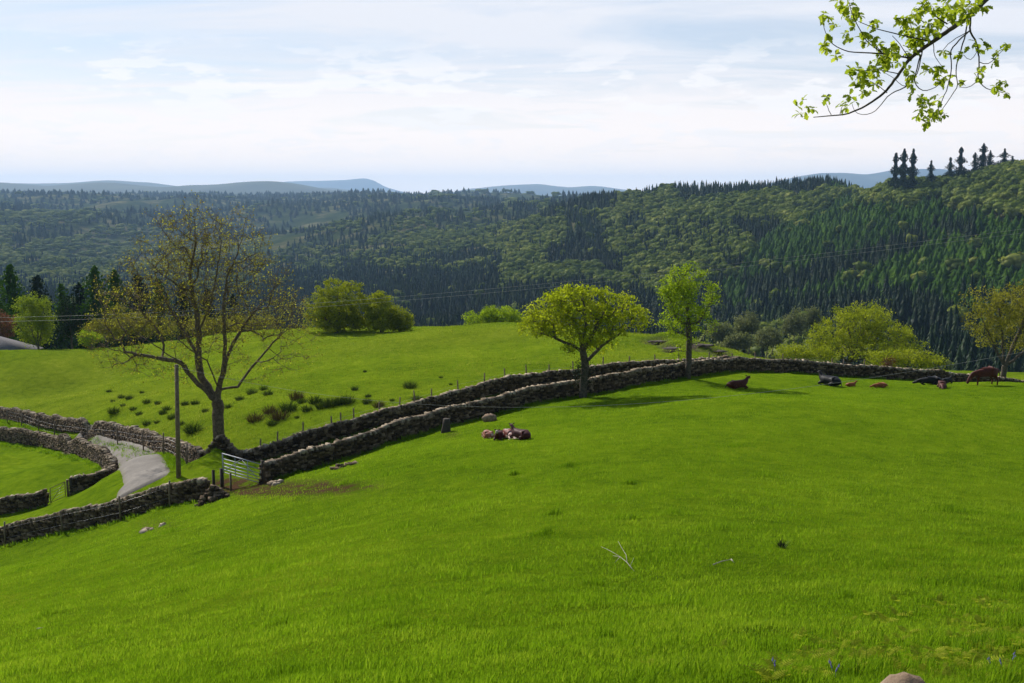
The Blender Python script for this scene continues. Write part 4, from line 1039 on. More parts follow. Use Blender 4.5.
# skyline conifers on the right hill, individually recognisable
def big_conifer(px,top,base_y,D,wpx,label,seed,matk='spruce',ragged=.5,name='spruce_tree',group=None,kind='spruce'):
    r=np.random.default_rng(seed); g=at(px,D); t=P(px,top,D); h=t[2]-g[2]; wid=wpx*D/F*(1.3 if name=='spruce_tree' else .85)
    root=empty(name,g,label,'tree',group)
    A=Acc(); tube(A,[g-[0,0,.3],g+[0,0,h*.5],g+[0,0,h*.97]],[h*.014,h*.009,.03],6); A.build('trunk',M['bark'],root,base=g)
    C=Acc(); n=int(60*h/14)
    cs=[];sz=[]
    lo=.12
    for k in range(n*7):
        q=lo+(1-lo)*(k/(n*7)); prof=(1-q)**(.62 if name=='spruce_tree' else .55)+.04; 
        prof*= (1-ragged*.5+ragged*.5*math.sin(q*23+seed))
        a=r.uniform(0,2*PI); R=wid*prof*r.uniform(.6,1.15); L_=R
        m=max(2,int(L_/(.05*h)))
        for j in range(m):
            f=(j+.6)/m; cs.append((g[0]+math.cos(a)*R*f,g[1]+math.sin(a)*R*f,g[2]+h*q-R*f*.25+.02*h*(1-f))); sz.append(.055*h*(1.15-.5*f))
    V,Q,aa=leafcards(np.array(cs),np.array(sz),r,.004*h,.55)
    mk('crown',V,Q,M[matk],root,{'tint':aa},base=g)
    return root
gsk='tall conifers standing up on the right-hand skyline'
for k,(px,top,D,w,lab) in enumerate([(891,151,960,9,'first ragged conifer from the left of the skyline cluster'),(899,147,950,11,'tallest conifer in the left skyline cluster on the right-hand hill'),(908,147,955,9,'third conifer of the left skyline cluster, right side'),
  (926,158,960,9,'low blunt conifer between the two skyline groups'),(945,155,965,10,'dark conifer left of the slender skyline spire'),(955,145,960,10,'slender spire conifer standing alone on the skyline'),(969,150,960,9,'conifer left of the tallest spire on the right skyline'),(977,141,965,12,'tallest conifer spire on the right-hand skyline'),(984,148,965,10,'conifer just right of the tallest skyline spire'),(998,146,960,13,'broad ragged conifer near the right end of the skyline'),(1006,153,955,12,'dark rounded conifer beside the last skyline spire'),(1022,156,950,10,'conifer at the extreme right end of the skyline')]):
    big_conifer(px,top+3,0,D,w,lab,100+k,ragged=.75)
# conifers and trees beyond the left crest
for k,(px,top,D,w,lab) in enumerate([(-8,266,205,40,'dark conifer at the left edge behind the copper tree'),(10,266,215,46,'tall dark green conifer above the cottage roof'),(36,277,222,50,'dark conifer behind the birch clump'),(60,285,215,30,'shorter dark conifer between birch and slender tree'),(78,284,225,40,'conifer right behind the slender dark tree'),(94,268,220,46,'tall green conifer left of the bare tree crown'),(114,272,226,46,'conifer showing through the left of the bare crown'),(137,276,228,46,'conifer behind the left limbs of the bare tree'),(158,280,225,32,'conifer behind the bare tree, left of its trunk line'),(182,283,232,30,'conifer behind the middle of the bare crown'),(206,290,236,30,'small conifer behind the right limbs of the bare tree'),(232,296,240,30,'lowest conifer of the row behind the bare tree')]):
    big_conifer(px,top,0,D,w,lab,140+k,'larch' if k in(0,1,3,5,6,8) else 'spruce',ragged=.35,name='conifer')
# valley-floor trees right of the slim tree
for k,(px,y,w,h,D,m,lab) in enumerate([(722,332,11,9,300,'grey','greyish rounded tree in the valley just right of the slim tree'),(747,322,12,12,320,'grey','brownish grey tree on the valley floor, second from the slim tree'),(738,341,12,7,260,'grey','low grey-green bush at the end of the grassy knoll'),(768,337,13,9,290,'grey','rounded willow-like bush in the valley gap'),(795,322,11,13,330,'grey','taller grey-green tree left of the domed tree'),(812,318,9,10,340,'grey','dull tree rising behind the left side of the domed tree')]):
    simple_tree(px,D,[(px,y,w,h),(px-w*.5,y+h*.4,w*.7,h*.7),(px+w*.5,y+h*.3,w*.7,h*.7)],110,3500,.5,m,'bark',lab,'tree',r0=.2,seed=60+k,spread=.6,gaps=.02,trunk_h=.2)

# ------------------------------------------------------------------ distant hills
def distant(name,prof,D,depth,c0,c1):
    prof=np.array(prof,float); xs=np.linspace(prof[0,0],prof[-1,0],160); yy=np.interp(xs,prof[:,0],prof[:,1])
    k=np.hanning(11); k/=k.sum(); yy=np.convolve(np.pad(yy,5,mode='edge'),k,'valid')
    rows=21; V=[]
    for j in range(rows):
        t=j/(rows-1)*2-1; sh=max(0,1-t*t)**1.0; Dj=D+t*depth
        X=(xs-512)/F*D; zt=np.array([zrat(y)*D for y in yy]); zb=-60.0
        z=zb+(zt-zb)*sh+vnoise(X/300,np.full_like(X,Dj/300),9)*10*sh
        V.append(np.stack([X,np.full_like(X,Dj),z],-1))
    V=np.array(V); nc=len(xs); i=np.arange(rows-1)[:,None]*nc; j=np.arange(nc-1)[None]
    Q=np.stack([i+j,i+j+1,i+nc+j+1,i+nc+j],-1).reshape(-1,4)
    m=plain(name+'_moor',[(.35,c0),(.65,c1)],.004,6,.95,0)
    tag(mk(name,V.reshape(-1,3),Q,m,smooth=True),kind='structure')
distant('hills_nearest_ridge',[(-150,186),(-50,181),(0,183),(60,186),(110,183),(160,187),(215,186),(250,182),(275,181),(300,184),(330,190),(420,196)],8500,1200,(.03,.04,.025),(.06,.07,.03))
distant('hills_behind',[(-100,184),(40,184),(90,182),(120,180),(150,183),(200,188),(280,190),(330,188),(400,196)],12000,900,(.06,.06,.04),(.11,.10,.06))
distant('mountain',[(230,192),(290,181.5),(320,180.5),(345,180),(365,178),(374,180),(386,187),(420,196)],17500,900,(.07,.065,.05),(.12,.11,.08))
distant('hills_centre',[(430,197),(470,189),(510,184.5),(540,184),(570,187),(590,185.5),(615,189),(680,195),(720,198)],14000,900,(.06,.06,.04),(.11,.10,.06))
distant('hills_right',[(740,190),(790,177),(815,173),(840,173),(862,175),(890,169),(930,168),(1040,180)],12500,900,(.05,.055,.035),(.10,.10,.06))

# ------------------------------------------------------------------ rushes, weeds, twigs
def blades(n,R,h,r,lean=.5,w=.02,seg_=1):
    a=r.uniform(0,2*PI,n); q=R*np.sqrt(r.random(n)); x=np.cos(a)*q; y=np.sin(a)*q
    l=r.normal(0,lean,(n,2))*h*.5+np.stack([np.cos(a),np.sin(a)],-1)*(q/R)[:,None]*lean*h
    hh=h*r.uniform(.5,1.15,n)*(1-.45*(q/R)**2); t=r.uniform(0,2*PI,n); dx=np.cos(t)*w/2; dy=np.sin(t)*w/2; z0=np.zeros(n)
    V=np.stack([np.stack([x-dx,y-dy,z0-.05],-1),np.stack([x+dx,y+dy,z0-.05],-1),np.stack([x+l[:,0]*.4+dx*.8,y+l[:,1]*.4+dy*.8,hh*.6],-1),np.stack([x+l[:,0]*.4-dx*.8,y+l[:,1]*.4-dy*.8,hh*.6],-1),np.stack([x+l[:,0],y+l[:,1],hh],-1)],1).reshape(-1,3)
    i=np.arange(n)[:,None]*5; return V,(i+np.array([[3,2,4]])),(i+np.array([[0,1,2,3]]))
rush=[(109,392,.5),(113,402,.4),(121,398,.6),(129,399,.6),(147,403,.6),(114,413,.9),(133,410,.5),(139,415,.5),(163,414,.6),(167,410,.6),(172,419,.7),(147,425,.6),(157,423,.4),(193,432,1.1),(185,405,.6),(195,404,.6),(158,404,.5),(205,412,.5),(252,394,.8),(264,390,.6),(268,395,.7),(255,421,1,1),(270,413,.9,1),(279,419,1.1,1),(272,425,.6),(288,411,1.1),(297,399,1.0,1),(302,403,.6),(315,403,.9),(307,411,.7),(322,408,.8),(331,406,1.0),(339,404,.9),(347,403,1.0),(355,390,.5),(368,397,.4),(367,403,.6),(379,407,.7,1),(410,388,.9),(417,400,.6),(392,401,.3),(365,372,.3),(240,400,.6),(228,408,.5),(180,425,.6),(123,406,.4),(142,393,.4),(297,418,.3),(441,378,.3),(451,385,.25)]
protos={}
for s in (0,1):
    for v in range(3):
        r=np.random.default_rng(200+v); V,T,Q=blades(240,.42,.80,r,.5,.022)
        protos[(s,v)]=(V,T,Q)
cnt=0
posw={}
for it in rush:
    x,y,s=it[:3]; br=len(it)>3; p=hit(x,y)
    if p is None or p[1]>175: continue
    V,T,Q=protos[(0,cnt%3)]; key=('b' if br else 'g',cnt%3)
    if key not in posw:
        o=mk('rush_clump',V,[T,Q],M['rushb'] if br else M['rush'],attrs={'tint':np.repeat(np.random.default_rng(1).normal(.5,.25,len(V)//5),5)}); posw[key]=o
    else: o=posw[key].copy(); col.objects.link(o)
    o.location=p; o.scale=(s*1.25,s*1.25,s*1.05); o.rotation_euler=(0,0,cnt*1.7)
    tag(o,('browned tussock of rushes on the far field right of the bare tree' if br else 'dark green tussock of rushes growing on the far field'),'rush clump','brown rush tussocks on the far field' if br else 'green rush tussocks on the far field')
    cnt+=1
# dark thistle in the pasture
p=hit(781,548); r=np.random.default_rng(5); V,T,Q=blades(60,.06,.26,r,.5,.014)
o=mk('thistle',V,[T,Q],M['thistle'],attrs={'tint':np.full(len(V),.5)}); o.location=p; tag(o,'small dark dead thistle clump standing alone in the pasture','weed')
# fallen branch and stick
def fallen(pts,rad,label,mat,name='fallen_branch',cat='branch'):
    A=Acc(); base=None
    for pl,r0 in pts:
        W=[]
        for (x,y,up) in pl:
            q=hit(x,y); q=q+np.array([0,0,up]); W.append(q)
        if base is None: base=W[0]-[0,0,pts[0][0][0][2]]
        tube(A,W,np.linspace(r0,r0*.4,len(W)),6)
    tag(A.build(name,M[mat],base=base,smooth=True),label,cat)
fallen([([(634,572,.02),(627,567,.10),(620,562,.12),(613,560,.10)],.010),([(627,567,.10),(626,560,.12),(622,554,.13),(618,547,.14)],.008),([(620,562,.12),(612,557,.12),(606,553,.10),(601,550,.08)],.007),([(630,569,.06),(634,562,.1)],.006),([(620,562,.12),(615,566,.08)],.008)],0,'bleached twiggy fallen branch lying in the middle of the pasture','bone')
fallen([([(713,566.5,.04),(722,564.5,.07),(731,563,.08)],.015),([(731,563,.08),(734,564,.03)],.02)],0,'short pale stick lying on the grass right of the twiggy branch','bone','stick','stick')
fallen([([(37,630,.03),(43,629,.04)],.02)],0,'tiny pale stick in the grass at lower left','bone','stick','stick')
# stump by the wall
b=hit(446,432); A=Acc(); r=np.random.default_rng(4)
tube(A,[b-[0,0,.2],b+[0,0,.2],b+[.03,0,.55],b+[.05,0,.85]],[.36,.28,.24,.22],9); tag(A.build('tree_stump',M['darkwood'],base=b),'dark brown stump standing against the shaded face of the long wall','stump')

# grass blades: dense near the camera, thinning with distance
def grass():
    r=np.random.default_rng(77); n=680000
    # distance distribution falling off
    D=np.exp(r.uniform(np.log(5.2),np.log(98),n)); keep=r.random(n)<np.clip(D/9,.35,1); D=D[keep]; n=len(D)
    u=r.uniform(-.56,.56,n); X=u*D; 
    Y=D; cl=vnoise(X/.5,Y/.5,81)+.7*vnoise(X/1.7,Y/1.7,82)
    h=(.058+.022*cl)*r.uniform(.5,1.45,n); w=.0045+.00036*D; h=h*(1+D*.004)*(.25+.75*smooth(95,70,D))
    Z=H(X,Y)
    # keep off walls/lane
    px,py=to_px(X,Y,Z)
    lw=np.array([(P(x,y,Dd)[0],Dd) for x,y,Dd in left_near_wall[::-1]]+[(P(x,y,Dd)[0],Dd) for x,y,Dd in near_wall])
    keep=Y<np.interp(X,lw[:,0],lw[:,1])-.5
    keep&=~((np.abs(px-300)<60)&(np.abs(py-488)<8)&(r.random(n)<.8))
    X,Y,Z,h,w,cl=[a[keep] for a in (X,Y,Z,h,w,cl)]; n=len(X)
    # taller darker tufts scattered through the sward
    for _ in range(120):
        d=math.exp(r.uniform(math.log(7),math.log(50))); x0=r.uniform(-.54,.54)*d; m=int(150+r.uniform(0,160)); rr=r.uniform(.12,.45)
        xs=x0+r.normal(0,rr,m)*1.5; ys=d+r.normal(0,rr*.7,m); ok=ys<np.interp(xs,lw[:,0],lw[:,1])-1
        xs=xs[ok];ys=ys[ok]; m=len(xs); e_=np.exp(-((xs-x0)/rr/1.5)**2)
        X=np.r_[X,xs];Y=np.r_[Y,ys];Z=np.r_[Z,H(xs,ys)];h=np.r_[h,r.uniform(.09,.17,m)*(.5+e_)];w=np.r_[w,.006+.0004*ys];cl=np.r_[cl,np.full(m,r.uniform(-1.3,-.2))]
    n=len(X)
    t=r.uniform(0,2*PI,n); l=r.normal(0,.35,(n,2))*h[:,None]
    l[:,0]+=.15*h
    dx=np.cos(t)*w/2; dy=np.sin(t)*w/2
    V=np.stack([np.stack([X-dx,Y-dy,Z-.02],-1),np.stack([X+dx,Y+dy,Z-.02],-1),np.stack([X+l[:,0]*.35+dx*.7,Y+l[:,1]*.35+dy*.7,Z+h*.6],-1),np.stack([X+l[:,0]*.35-dx*.7,Y+l[:,1]*.35-dy*.7,Z+h*.6],-1),np.stack([X+l[:,0],Y+l[:,1],Z+h],-1)],1).reshape(-1,3)
    i=np.arange(n)[:,None]*5
    tint=np.clip(.45+.16*cl+.16*vnoise(X/4.5,Y/6,83)+.12*vnoise(X/15,Y/18,84)+r.normal(0,.18,n),0,1); tint[r.random(n)<.012]=1.1
    # rougher paler grass of the far field
    m=150000; D2=np.exp(r.uniform(np.log(70),np.log(172),m)); X2=r.uniform(-.56,.40,m)*D2
    fw=np.array([(P(x,y,Dd)[0],Dd) for x,y,Dd in upper_wall[::-1]]+[(P(x,y,Dd)[0],Dd) for x,y,Dd in far_wall])
    k2=D2>np.interp(X2,fw[:,0],fw[:,1])+.5; X2=X2[k2];D2=D2[k2]; m=len(X2); Z2=H(X2,D2); c2=vnoise(X2/1.6,D2/2.4,91)+.6*vnoise(X2/7,D2/9,92)
    h2=(.10+.05*c2)*r.uniform(.5,1.5,m)+.02; w2=.0004*D2+.01; t2=r.uniform(0,2*PI,m); dx2=np.cos(t2)*w2/2; dy2=np.sin(t2)*w2/2; l2=r.normal(0,.4,(m,2))*h2[:,None]
    V2=np.stack([np.stack([X2-dx2,D2-dy2,Z2-.02],-1),np.stack([X2+dx2,D2+dy2,Z2-.02],-1),np.stack([X2+l2[:,0],D2+l2[:,1],Z2+h2],-1)],1).reshape(-1,3)
    tag(mk('rough_grass',V2,(np.arange(m)*3)[:,None]+np.array([[0,1,2]]),M['roughblade'],attrs={'tint':np.repeat(np.clip(.45+.18*c2+r.normal(0,.2,m),0,1),3)}),'rougher paler grass covering the far field beyond the lane and walls','grass',kind='stuff')
    tag(mk('grass',V,[i+np.array([[3,2,4]]),i+np.array([[0,1,2,3]])],M['blade'],attrs={'tint':np.repeat(tint,5)}),'short bright green pasture grass covering the slope in the foreground','grass',kind='stuff')
grass()
def verge():
    """longer grass tufts along the foot of the walls and lane edges"""
    r=np.random.default_rng(31); V=[];T=[];Q=[];o=0;tt=[]
    pts=[]
    for w,offs in ((near_wall,(-.6,.7)),(far_wall,(-.6,.7)),(left_near_wall,(-.55,.6)),(field_wall_b,(-.6,.6)),(field_wall_a,(-.5,.5)),(upper_wall,(-.6,.6,.9,1.2))):
        s,x,y=wall_path(w); a=np.arctan2(np.gradient(y),np.gradient(x))
        for of in offs:
            for _ in range(2):
                m=r.random(len(s))<.6; oo=of*r.uniform(.8,1.5,len(s))
                pts.append(np.stack([x-np.sin(a)*oo,y+np.cos(a)*oo],-1)[m])
    p=np.concatenate(pts); z=H(p[:,0],p[:,1]); r2=np.random.default_rng(5)
    Vt,Tt,Qt=blades(26,.22,.22,r2,.5,.022); n=len(p); sc_=r.uniform(.5,1.5,n); an=r.uniform(0,6,n)
    c=np.cos(an)[:,None];s=np.sin(an)[:,None]
    W=np.stack([(Vt[None,:,0]*c-Vt[None,:,1]*s)*sc_[:,None]+p[:,0:1],(Vt[None,:,0]*s+Vt[None,:,1]*c)*sc_[:,None]+p[:,1:2],Vt[None,:,2]*sc_[:,None]+z[:,None]],-1)
    k=(np.arange(n)*len(Vt))[:,None,None]
    tag(mk('verge_grass',W.reshape(-1,3),[(Tt[None]+k).reshape(-1,3),(Qt[None]+k).reshape(-1,4)],M['blade'],attrs={'tint':np.repeat(r.normal(.35,.2,n),len(Vt))}),'longer tufted grass growing along the foot of the stone walls','grass',kind='stuff')
verge()

# ferns bottom right
def fern():
    r=np.random.default_rng(8)
    A=Acc()
    for k in range(5):
        a=r.uniform(0,2*PI); L_=r.uniform(.16,.26); el_=r.uniform(.6,1.1)
        d=np.array([math.cos(a)*math.cos(el_),math.sin(a)*math.cos(el_),math.sin(el_)]); n=9; s=np.array([-math.sin(a),math.cos(a),0])
        pts=[d*L_*t+np.array([math.cos(a),math.sin(a),-.9])*.10*t*t for t in np.linspace(0,1,n)]
        tube(A,pts,np.linspace(.003,.001,n),4,.6)
        for i in range(1,n):
            w=.07*math.sin(PI*min(.97,i/n+.08))+.008
            for sg in (1,-1):
                q=pts[i]; e=q+s*sg*w+d*w*.3+np.array([0,0,-.01]); A.add([q-d*.006,q+d*.012,e+d*.004,e-d*.004,],None,[[0,1,2,3]],.6+r.normal(0,.15))
    return A.build('fern_plant',M['fern'])
fp=fern(); r=np.random.default_rng(44); first=True
spots=[]
while len(spots)<170:
    x=r.uniform(770,1024); y=r.uniform(600,683)
    if (x-1000)/260+(y-600)/90*.9< -.15+r.uniform(-.35,.25): continue
    spots.append((x,y))
spots+=[(872,632),(760,676),(722,650),(648,668),(690,672),(838,640),(800,660)]
for (x,y) in spots:
    p=hit(x,y)
    if p is None: continue
    o=fp if first else fp.copy()
    if not first: col.objects.link(o)
    first=False
    o.location=p+np.array([0,0,.02]); s=r.uniform(.35,.7); o.scale=(s,s,s); o.rotation_euler=(r.normal(0,.1),r.normal(0,.1),r.uniform(0,6))
    tag(o,'small yellow-green fern plant in the grass of the lower right corner','fern','young ferns in the foreground grass')
bb=None
for (x,y) in [(775,676),(832,677),(1002,675),(990,672),(1012,668),(835,681)]:
    p=hit(x,y)
    if bb is None:
        A=Acc(); r=np.random.default_rng(2)
        tube(A,[(0,0,0),(.005,0,.10),(.03,0,.17)],[.002,.002,.001],4,.1)
        stem=None
        for k in range(6):
            t=k/6; c=np.array([.005+.028*t,r.normal(0,.006),.11+.06*t]); v=np.array([(math.cos(a)*.008,math.sin(a)*.008,-.02) for a in np.arange(5)*1.257]); A.add(np.concatenate([[c],v+c]),[[0,1+i,1+(i+1)%5] for i in range(5)],None,.6)
        bb=A.build('bluebell',M['bluebell']); o=bb
    else: o=bb.copy(); col.objects.link(o)
    o.location=p; o.rotation_euler=(0,0,x); tag(o,'tiny blue-violet wildflower at the very bottom right of the grass','wildflower','wildflowers in the foreground grass')

# ------------------------------------------------------------------ cattle
def hide(name,c0,c1,patch=None,ps=2.2,th=.5):
    m,nt,N,L=newmat(name); tc=N.new('ShaderNodeTexCoord')
    n=noise(N,L,9,5,.6,tc.outputs['Object']); r=ramp(N,[(.35,c0),(.65,c1)]); L.new(n.outputs['Fac'],r.inputs[0]); c=r.outputs[0]
    if patch:
        n2=noise(N,L,ps,2,.4,tc.outputs['Object']); r2=ramp(N,[(th,(0,0,0)),(th+.03,(1,1,1))]); L.new(n2.outputs['Fac'],r2.inputs[0]); c=mix(N,L,r2.outputs[0],c,patch)
    b_=N.new('ShaderNodeBsdfPrincipled'); b_.inputs['Roughness'].default_value=.6; b_.inputs['Specular IOR Level'].default_value=.25; L.new(c,b_.inputs['Base Color'])
    o=N.new('ShaderNodeOutputMaterial'); L.new(b_.outputs[0],o.inputs[0]); return m
M['red']=hide('chestnut_hide',(.055,.009,.003),(.10,.018,.006)); M['black']=hide('black_hide',(.005,.0045,.005),(.010,.009,.009)); M['tan']=hide('tan_hide',(.22,.06,.015),(.34,.10,.03))
M['darkred']=hide('dark_red_hide',(.045,.008,.007),(.08,.014,.011)); M['roan']=hide('red_and_white_hide',(.14,.03,.02),(.22,.05,.035),(.72,.50,.42),2.0,.50); M['pale']=hide('pale_pinkish_hide',(.20,.06,.03),(.30,.10,.055),(.50,.33,.25),2.0,.56)
M['white']=hide('white_face',(.40,.31,.26),(.50,.41,.35)); M['horn']=hide('hoof',(.05,.04,.03),(.08,.06,.05))
def skin(name,nodes,edges,mat,parent,root=0,sub=2):
    me=bpy.data.meshes.new(name); me.from_pydata([n[:3] for n in nodes],edges,[]); ob=bpy.data.objects.new(name,me); col.objects.link(ob)
    md=ob.modifiers.new('s','SKIN'); md.use_smooth_shade=True
    for i,n in enumerate(nodes):
        sv=me.skin_vertices[0].data[i]; sv.radius=(n[3],n[4] if len(n)>4 else n[3]); sv.use_root=(i==root)
    s=ob.modifiers.new('d','SUBSURF'); s.levels=sub; s.render_levels=sub
    dg=bpy.context.evaluated_depsgraph_get(); me2=bpy.data.meshes.new_from_object(ob.evaluated_get(dg))
    ob.modifiers.clear(); ob.data=me2; me2.materials.clear(); me2.materials.append(mat); me2.polygons.foreach_set('use_smooth',np.ones(len(me2.polygons),bool))
    bpy.data.meshes.remove(me); me2.name=name
    if parent is not None: ob.parent=parent
    return ob
def cow(p,face,pose,hidek,scale,label,cat='cow',headturn=0.0,face_white=False,name='cow'):
    """face: direction the animal faces, radians, 0 = picture right"""
    root=empty(name,p,label,cat,None,face); root.scale=(scale,)*3
    m=M[hidek]; N=[];E_=[]
    def ad(n,par=None):
        N.append(n)
        if par is not None: E_.append((par,len(N)-1))
        return len(N)-1
    if pose=='graze':
        mid=ad((-.15,0,.98,.36,.40)); hip=ad((-.72,0,1.06,.30,.32),mid); rump=ad((-.98,0,1.08,.17,.2),hip); sh=ad((.50,0,1.02,.28,.36),mid)
        n1=ad((.80,0,.92,.17,.24),sh); n2=ad((1.05,0,.62,.13,.17),n1); hd=ad((1.20,0,.36,.12,.13),n2); mz=ad((1.30,0,.14,.075,.085),hd)
        for s in (1,-1):
            dx=.10*s
            a=ad((.48,.17*s,.72,.13),sh); a=ad((.50+dx,.19*s,.45,.075),a); a=ad((.49+dx,.19*s,.25,.055),a); a=ad((.50+dx,.19*s,.04,.06),a)
            a=ad((-.74,.20*s,.78,.18),hip); a=ad((-.66-dx,.21*s,.60,.11),a); a=ad((-.84-dx,.21*s,.42,.07),a); a=ad((-.80-dx,.21*s,.22,.055),a); a=ad((-.79-dx,.21*s,.04,.06),a)
        a=ad((-1.12,0,1.0,.035),rump); a=ad((-1.15,0,.7,.025),a); a=ad((-1.14,0,.42,.04),a)
        ears=[((1.10,.10*s,.50),(1.10,.26*s,.50)) for s in (1,-1)]; headc=(1.24,0,.26)
    else:
        low=pose=='flat'; up=.0
        mid=ad((-.1,0,.37,.40,.36)); hip=ad((-.62,.02,.36,.36,.34),mid); rump=ad((-.92,.02,.34,.2,.24),hip); sh=ad((.48,0,.42,.30,.36),mid)
        ct,st=math.cos(headturn),math.sin(headturn)
        def hx(d,z,rr,r2=None,par=None): return ad((.62+ct*d,st*d,z,rr,r2 or rr),par)
        if low:
            n1=hx(.15,.36,.20,.22,sh); n2=hx(.42,.26,.13,.15,n1); hd=hx(.62,.18,.12,.12,n2); mz=hx(.86,.10,.075,.07,hd); hz=.22; hd0=.60
        else:
            n1=hx(.12,.62,.19,.22,sh); n2=hx(.26,.86,.13,.16,n1); hd=hx(.42,.98,.125,.13,n2); mz=hx(.68,.86,.08,.08,hd); hz=1.05; hd0=.38
        for s in (1,-1):
            a=ad((.52,.22*s,.26,.14),sh); a=ad((.80,.27*s,.13,.075),a); a=ad((.62,.30*s,.06,.055),a); a=ad((.45,.30*s,.05,.05),a)
            a=ad((-.55,.30*s,.26,.20),hip); a=ad((-.18,.42*s,.16,.10),a); a=ad((-.48,.46*s,.07,.06),a); a=ad((-.30,.48*s,.05,.05),a)
        a=ad((-1.04,.04,.26,.035),rump); a=ad((-1.12,.10,.10,.025),a); a=ad((-1.05,.25,.05,.035),a)
        ears=[((.62+ct*hd0-st*.10*s,st*hd0+ct*.10*s,hz),(.62+ct*(hd0-.02)-st*.27*s,st*(hd0-.02)+ct*.27*s,hz+.04)) for s in (1,-1)]
        headc=(.62+ct*(hd0+.2),st*(hd0+.2),hz-.16)
    skin('body',N,E_,m,root,0)
    for a,b_ in ears:
        a=np.array(a);b_=np.array(b_); A=Acc(); tube(A,[a,(a+b_)/2,b_],[.03,.055,.012],6,.5); A.build('ear',m,root,smooth=True)
    if face_white:
        A=Acc(); v,t=ico(2); A.add(v*[.135,.135,.15]+np.array(headc)+[0,0,.03],t); A.build('white_face',M['white'],root,smooth=True)
    return root
def cp_(x,y): return hit(x,y)
cow(cp_(984,385.5),PI+.05,'graze','red',1.08,'chestnut cow standing and grazing at the right edge of the pasture')
cow(cp_(738,388.5),.1,'up','red',.85,'chestnut cow lying with head raised, left of the black cow',headturn=.6)
cow(cp_(829,385.5),2.35,'up','black',1.0,'black cow lying alone with head up beneath the domed tree',headturn=-.5)
cow(cp_(851,386.5),.1,'up','tan',.42,'small tan calf lying just right of the black cow','calf',headturn=.2,name='calf')
cow(cp_(880,387.5),PI,'flat','tan',.55,'small tan calf lying flat, nearer to the cattle at the right','calf',name='calf')
cow(cp_(930,384.5),PI-.1,'flat','black',.95,'black cow lying with lowered head behind the small brown calf')
cow(cp_(946,383.5),.3,'up','black',.62,'dark young cow with raised head behind the right of the brown calf',headturn=.3)
cow(cp_(942,388.0),-1.9,'flat','red',.72,'reddish brown calf lying in front of the two black cattle','calf',name='calf')
cow(cp_(487.5,438.0),1.9,'flat','pale',.62,'pale pinkish calf, leftmost of the calves huddled in mid pasture','calf',name='calf')
cow(cp_(499,439.4),-1.75,'up','darkred',.62,'dark red calf with white face, second in the huddle of calves','calf',headturn=.1,face_white=True,name='calf')
cow(cp_(510,438.8),-1.2,'flat','roan',.68,'red-and-white calf, third from the left in the huddle','calf',name='calf')
cow(cp_(520,438.8),2.5,'up','darkred',.66,'plain dark red calf at the right end of the huddle','calf',headturn=-.5,name='calf')

# ------------------------------------------------------------------ haze
def haze():
    V=np.array([[x,y,z] for x in (-22000,22000) for y in (-300,19500) for z in (-150,330)],float)
    m,nt,N,L=newmat('haze_air'); v=N.new('ShaderNodeVolumePrincipled'); v.inputs['Density'].default_value=HAZE; v.inputs['Color'].default_value=(.44,.68,1,1); v.inputs['Anisotropy'].default_value=.15
    o=N.new('ShaderNodeOutputMaterial'); L.new(v.outputs[0],o.inputs['Volume'])
    ob=mk('haze',V,BOXQ,m); tag(ob,'pale blue haze filling the air over the valley','haze',kind='stuff')
HAZE=.000066
haze()

# ------------------------------------------------------------------ sky and sun
SUN_AZ=math.radians(-38); SUN_EL=math.radians(39)   # azimuth from the view direction, minus = left
sd=bpy.data.lights.new('sun','SUN'); sd.energy=5.0; sd.angle=math.radians(.55); sd.color=(1,.955,.87)
so=bpy.data.objects.new('sun',sd); col.objects.link(so)
dirv=Vector((math.sin(SUN_AZ)*math.cos(SUN_EL),math.cos(SUN_AZ)*math.cos(SUN_EL),math.sin(SUN_EL)))
so.rotation_euler=dirv.to_track_quat('Z','Y').to_euler(); so.location=(0,0,60)
w=bpy.data.worlds.new('World'); sc.world=w; w.use_nodes=True; nt=w.node_tree; N=nt.nodes; L=nt.links; N.clear()
sky=N.new('ShaderNodeTexSky'); sky.sky_type='NISHITA'; sky.sun_disc=False; sky.sun_elevation=SUN_EL; sky.sun_rotation=SUN_AZ
sky.altitude=100; sky.air_density=1.0; sky.dust_density=.5; sky.ozone_density=4.0
tc=N.new('ShaderNodeTexCoord'); sx=N.new('ShaderNodeSeparateXYZ'); L.new(tc.outputs['Generated'],sx.inputs[0])
# project the direction on a cloud layer
den=math_(N,L,'ADD',math_(N,L,'MAXIMUM',sx.outputs['Z'],0.0),.06)
u=math_(N,L,'DIVIDE',sx.outputs['X'],den); v=math_(N,L,'DIVIDE',sx.outputs['Y'],den)
cb=N.new('ShaderNodeCombineXYZ'); L.new(u,cb.inputs[0]); L.new(v,cb.inputs[1])
mp=N.new('ShaderNodeMapping'); mp.inputs['Rotation'].default_value=(0,0,.75); mp.inputs['Scale'].default_value=(.5,.9,1); mp.inputs['Location'].default_value=(1.3,.4,0); L.new(cb.outputs[0],mp.inputs[0])
n1=noise(N,L,1.0,7,.58,mp.outputs[0]); n1.inputs['Distortion'].default_value=.6
r1=ramp(N,[(.40,(0,0,0)),(.62,(1,1,1))]); L.new(n1.outputs['Fac'],r1.inputs[0])
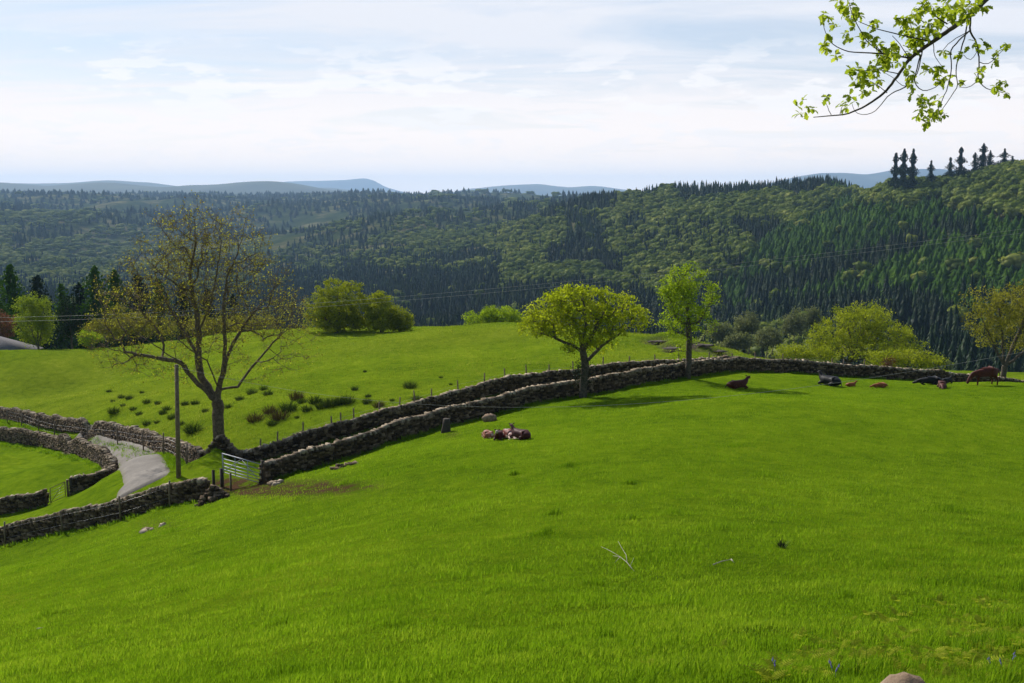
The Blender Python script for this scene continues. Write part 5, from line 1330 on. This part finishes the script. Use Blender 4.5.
# small low cumulus puffs
mp2=N.new('ShaderNodeMapping'); mp2.inputs['Scale'].default_value=(15,15,62); mp2.inputs['Location'].default_value=(.3,0,.55); L.new(tc.outputs['Generated'],mp2.inputs[0])
n2=noise(N,L,1.0,5,.6,mp2.outputs[0]); r2=ramp(N,[(.52,(0,0,0)),(.58,(1,1,1))]); L.new(n2.outputs['Fac'],r2.inputs[0])
band=ramp(N,[(.02,(0,0,0)),(.06,(1,1,1)),(.10,(1,1,1)),(.14,(0,0,0))]); L.new(sx.outputs['Z'],band.inputs[0])
f2=math_(N,L,'MULTIPLY',math_(N,L,'MULTIPLY',r2.outputs[0],band.outputs[0]),.6)
lw_=N.new('ShaderNodeMapRange'); lw_.interpolation_type='SMOOTHSTEP'; L.new(sx.outputs['Z'],lw_.inputs[0]); lw_.inputs[1].default_value=.0; lw_.inputs[2].default_value=.15; lw_.inputs[3].default_value=1.0; lw_.inputs[4].default_value=.50; lowf=lw_.outputs[0]
up_=N.new('ShaderNodeMapRange'); up_.interpolation_type='SMOOTHSTEP'; L.new(sx.outputs['Z'],up_.inputs[0]); up_.inputs[1].default_value=.20; up_.inputs[2].default_value=.60; up_.inputs[3].default_value=1; up_.inputs[4].default_value=.12
bk=N.new('ShaderNodeMapRange'); bk.interpolation_type='SMOOTHSTEP'; L.new(sx.outputs['Y'],bk.inputs[0]); bk.inputs[1].default_value=-.4; bk.inputs[2].default_value=.6; bk.inputs[3].default_value=.25; bk.inputs[4].default_value=1
cf=math_(N,L,'MINIMUM',1.0,math_(N,L,'MULTIPLY',math_(N,L,'MULTIPLY',math_(N,L,'MULTIPLY_ADD',r1.outputs[0],.55,lowf),up_.outputs[0]),bk.outputs[0]))
lc=N.new('ShaderNodeMapRange'); L.new(sx.outputs['Z'],lc.inputs[0]); lc.inputs[1].default_value=0; lc.inputs[2].default_value=.12; lc.inputs[3].default_value=1; lc.inputs[4].default_value=0
c=mix(N,L,cf,sky.outputs[0],mix(N,L,lc.outputs[0],(8.3,8.5,9.1),(14.4,12.3,10.5)))
c=mix(N,L,f2,c,(10.6,10.3,10.2))
bg=N.new('ShaderNodeBackground'); bg.inputs['Strength'].default_value=.10; L.new(c,bg.inputs[0])
o=N.new('ShaderNodeOutputWorld'); L.new(bg.outputs[0],o.inputs[0])

# ------------------------------------------------------------------ render settings
sc.render.engine='CYCLES'
sc.view_settings.view_transform='Standard'; sc.view_settings.look='None'; sc.view_settings.exposure=0.12; sc.view_settings.gamma=1.0; sc.view_settings.use_curve_mapping=False
cy=sc.cycles; cy.use_denoising=True; cy.max_bounces=6; cy.diffuse_bounces=3; cy.glossy_bounces=2; cy.transmission_bounces=4; cy.volume_bounces=1; cy.transparent_max_bounces=6
cy.use_adaptive_sampling=True; cy.adaptive_threshold=.01
try: cy.denoiser='OPENIMAGEDENOISE'
except Exception: pass
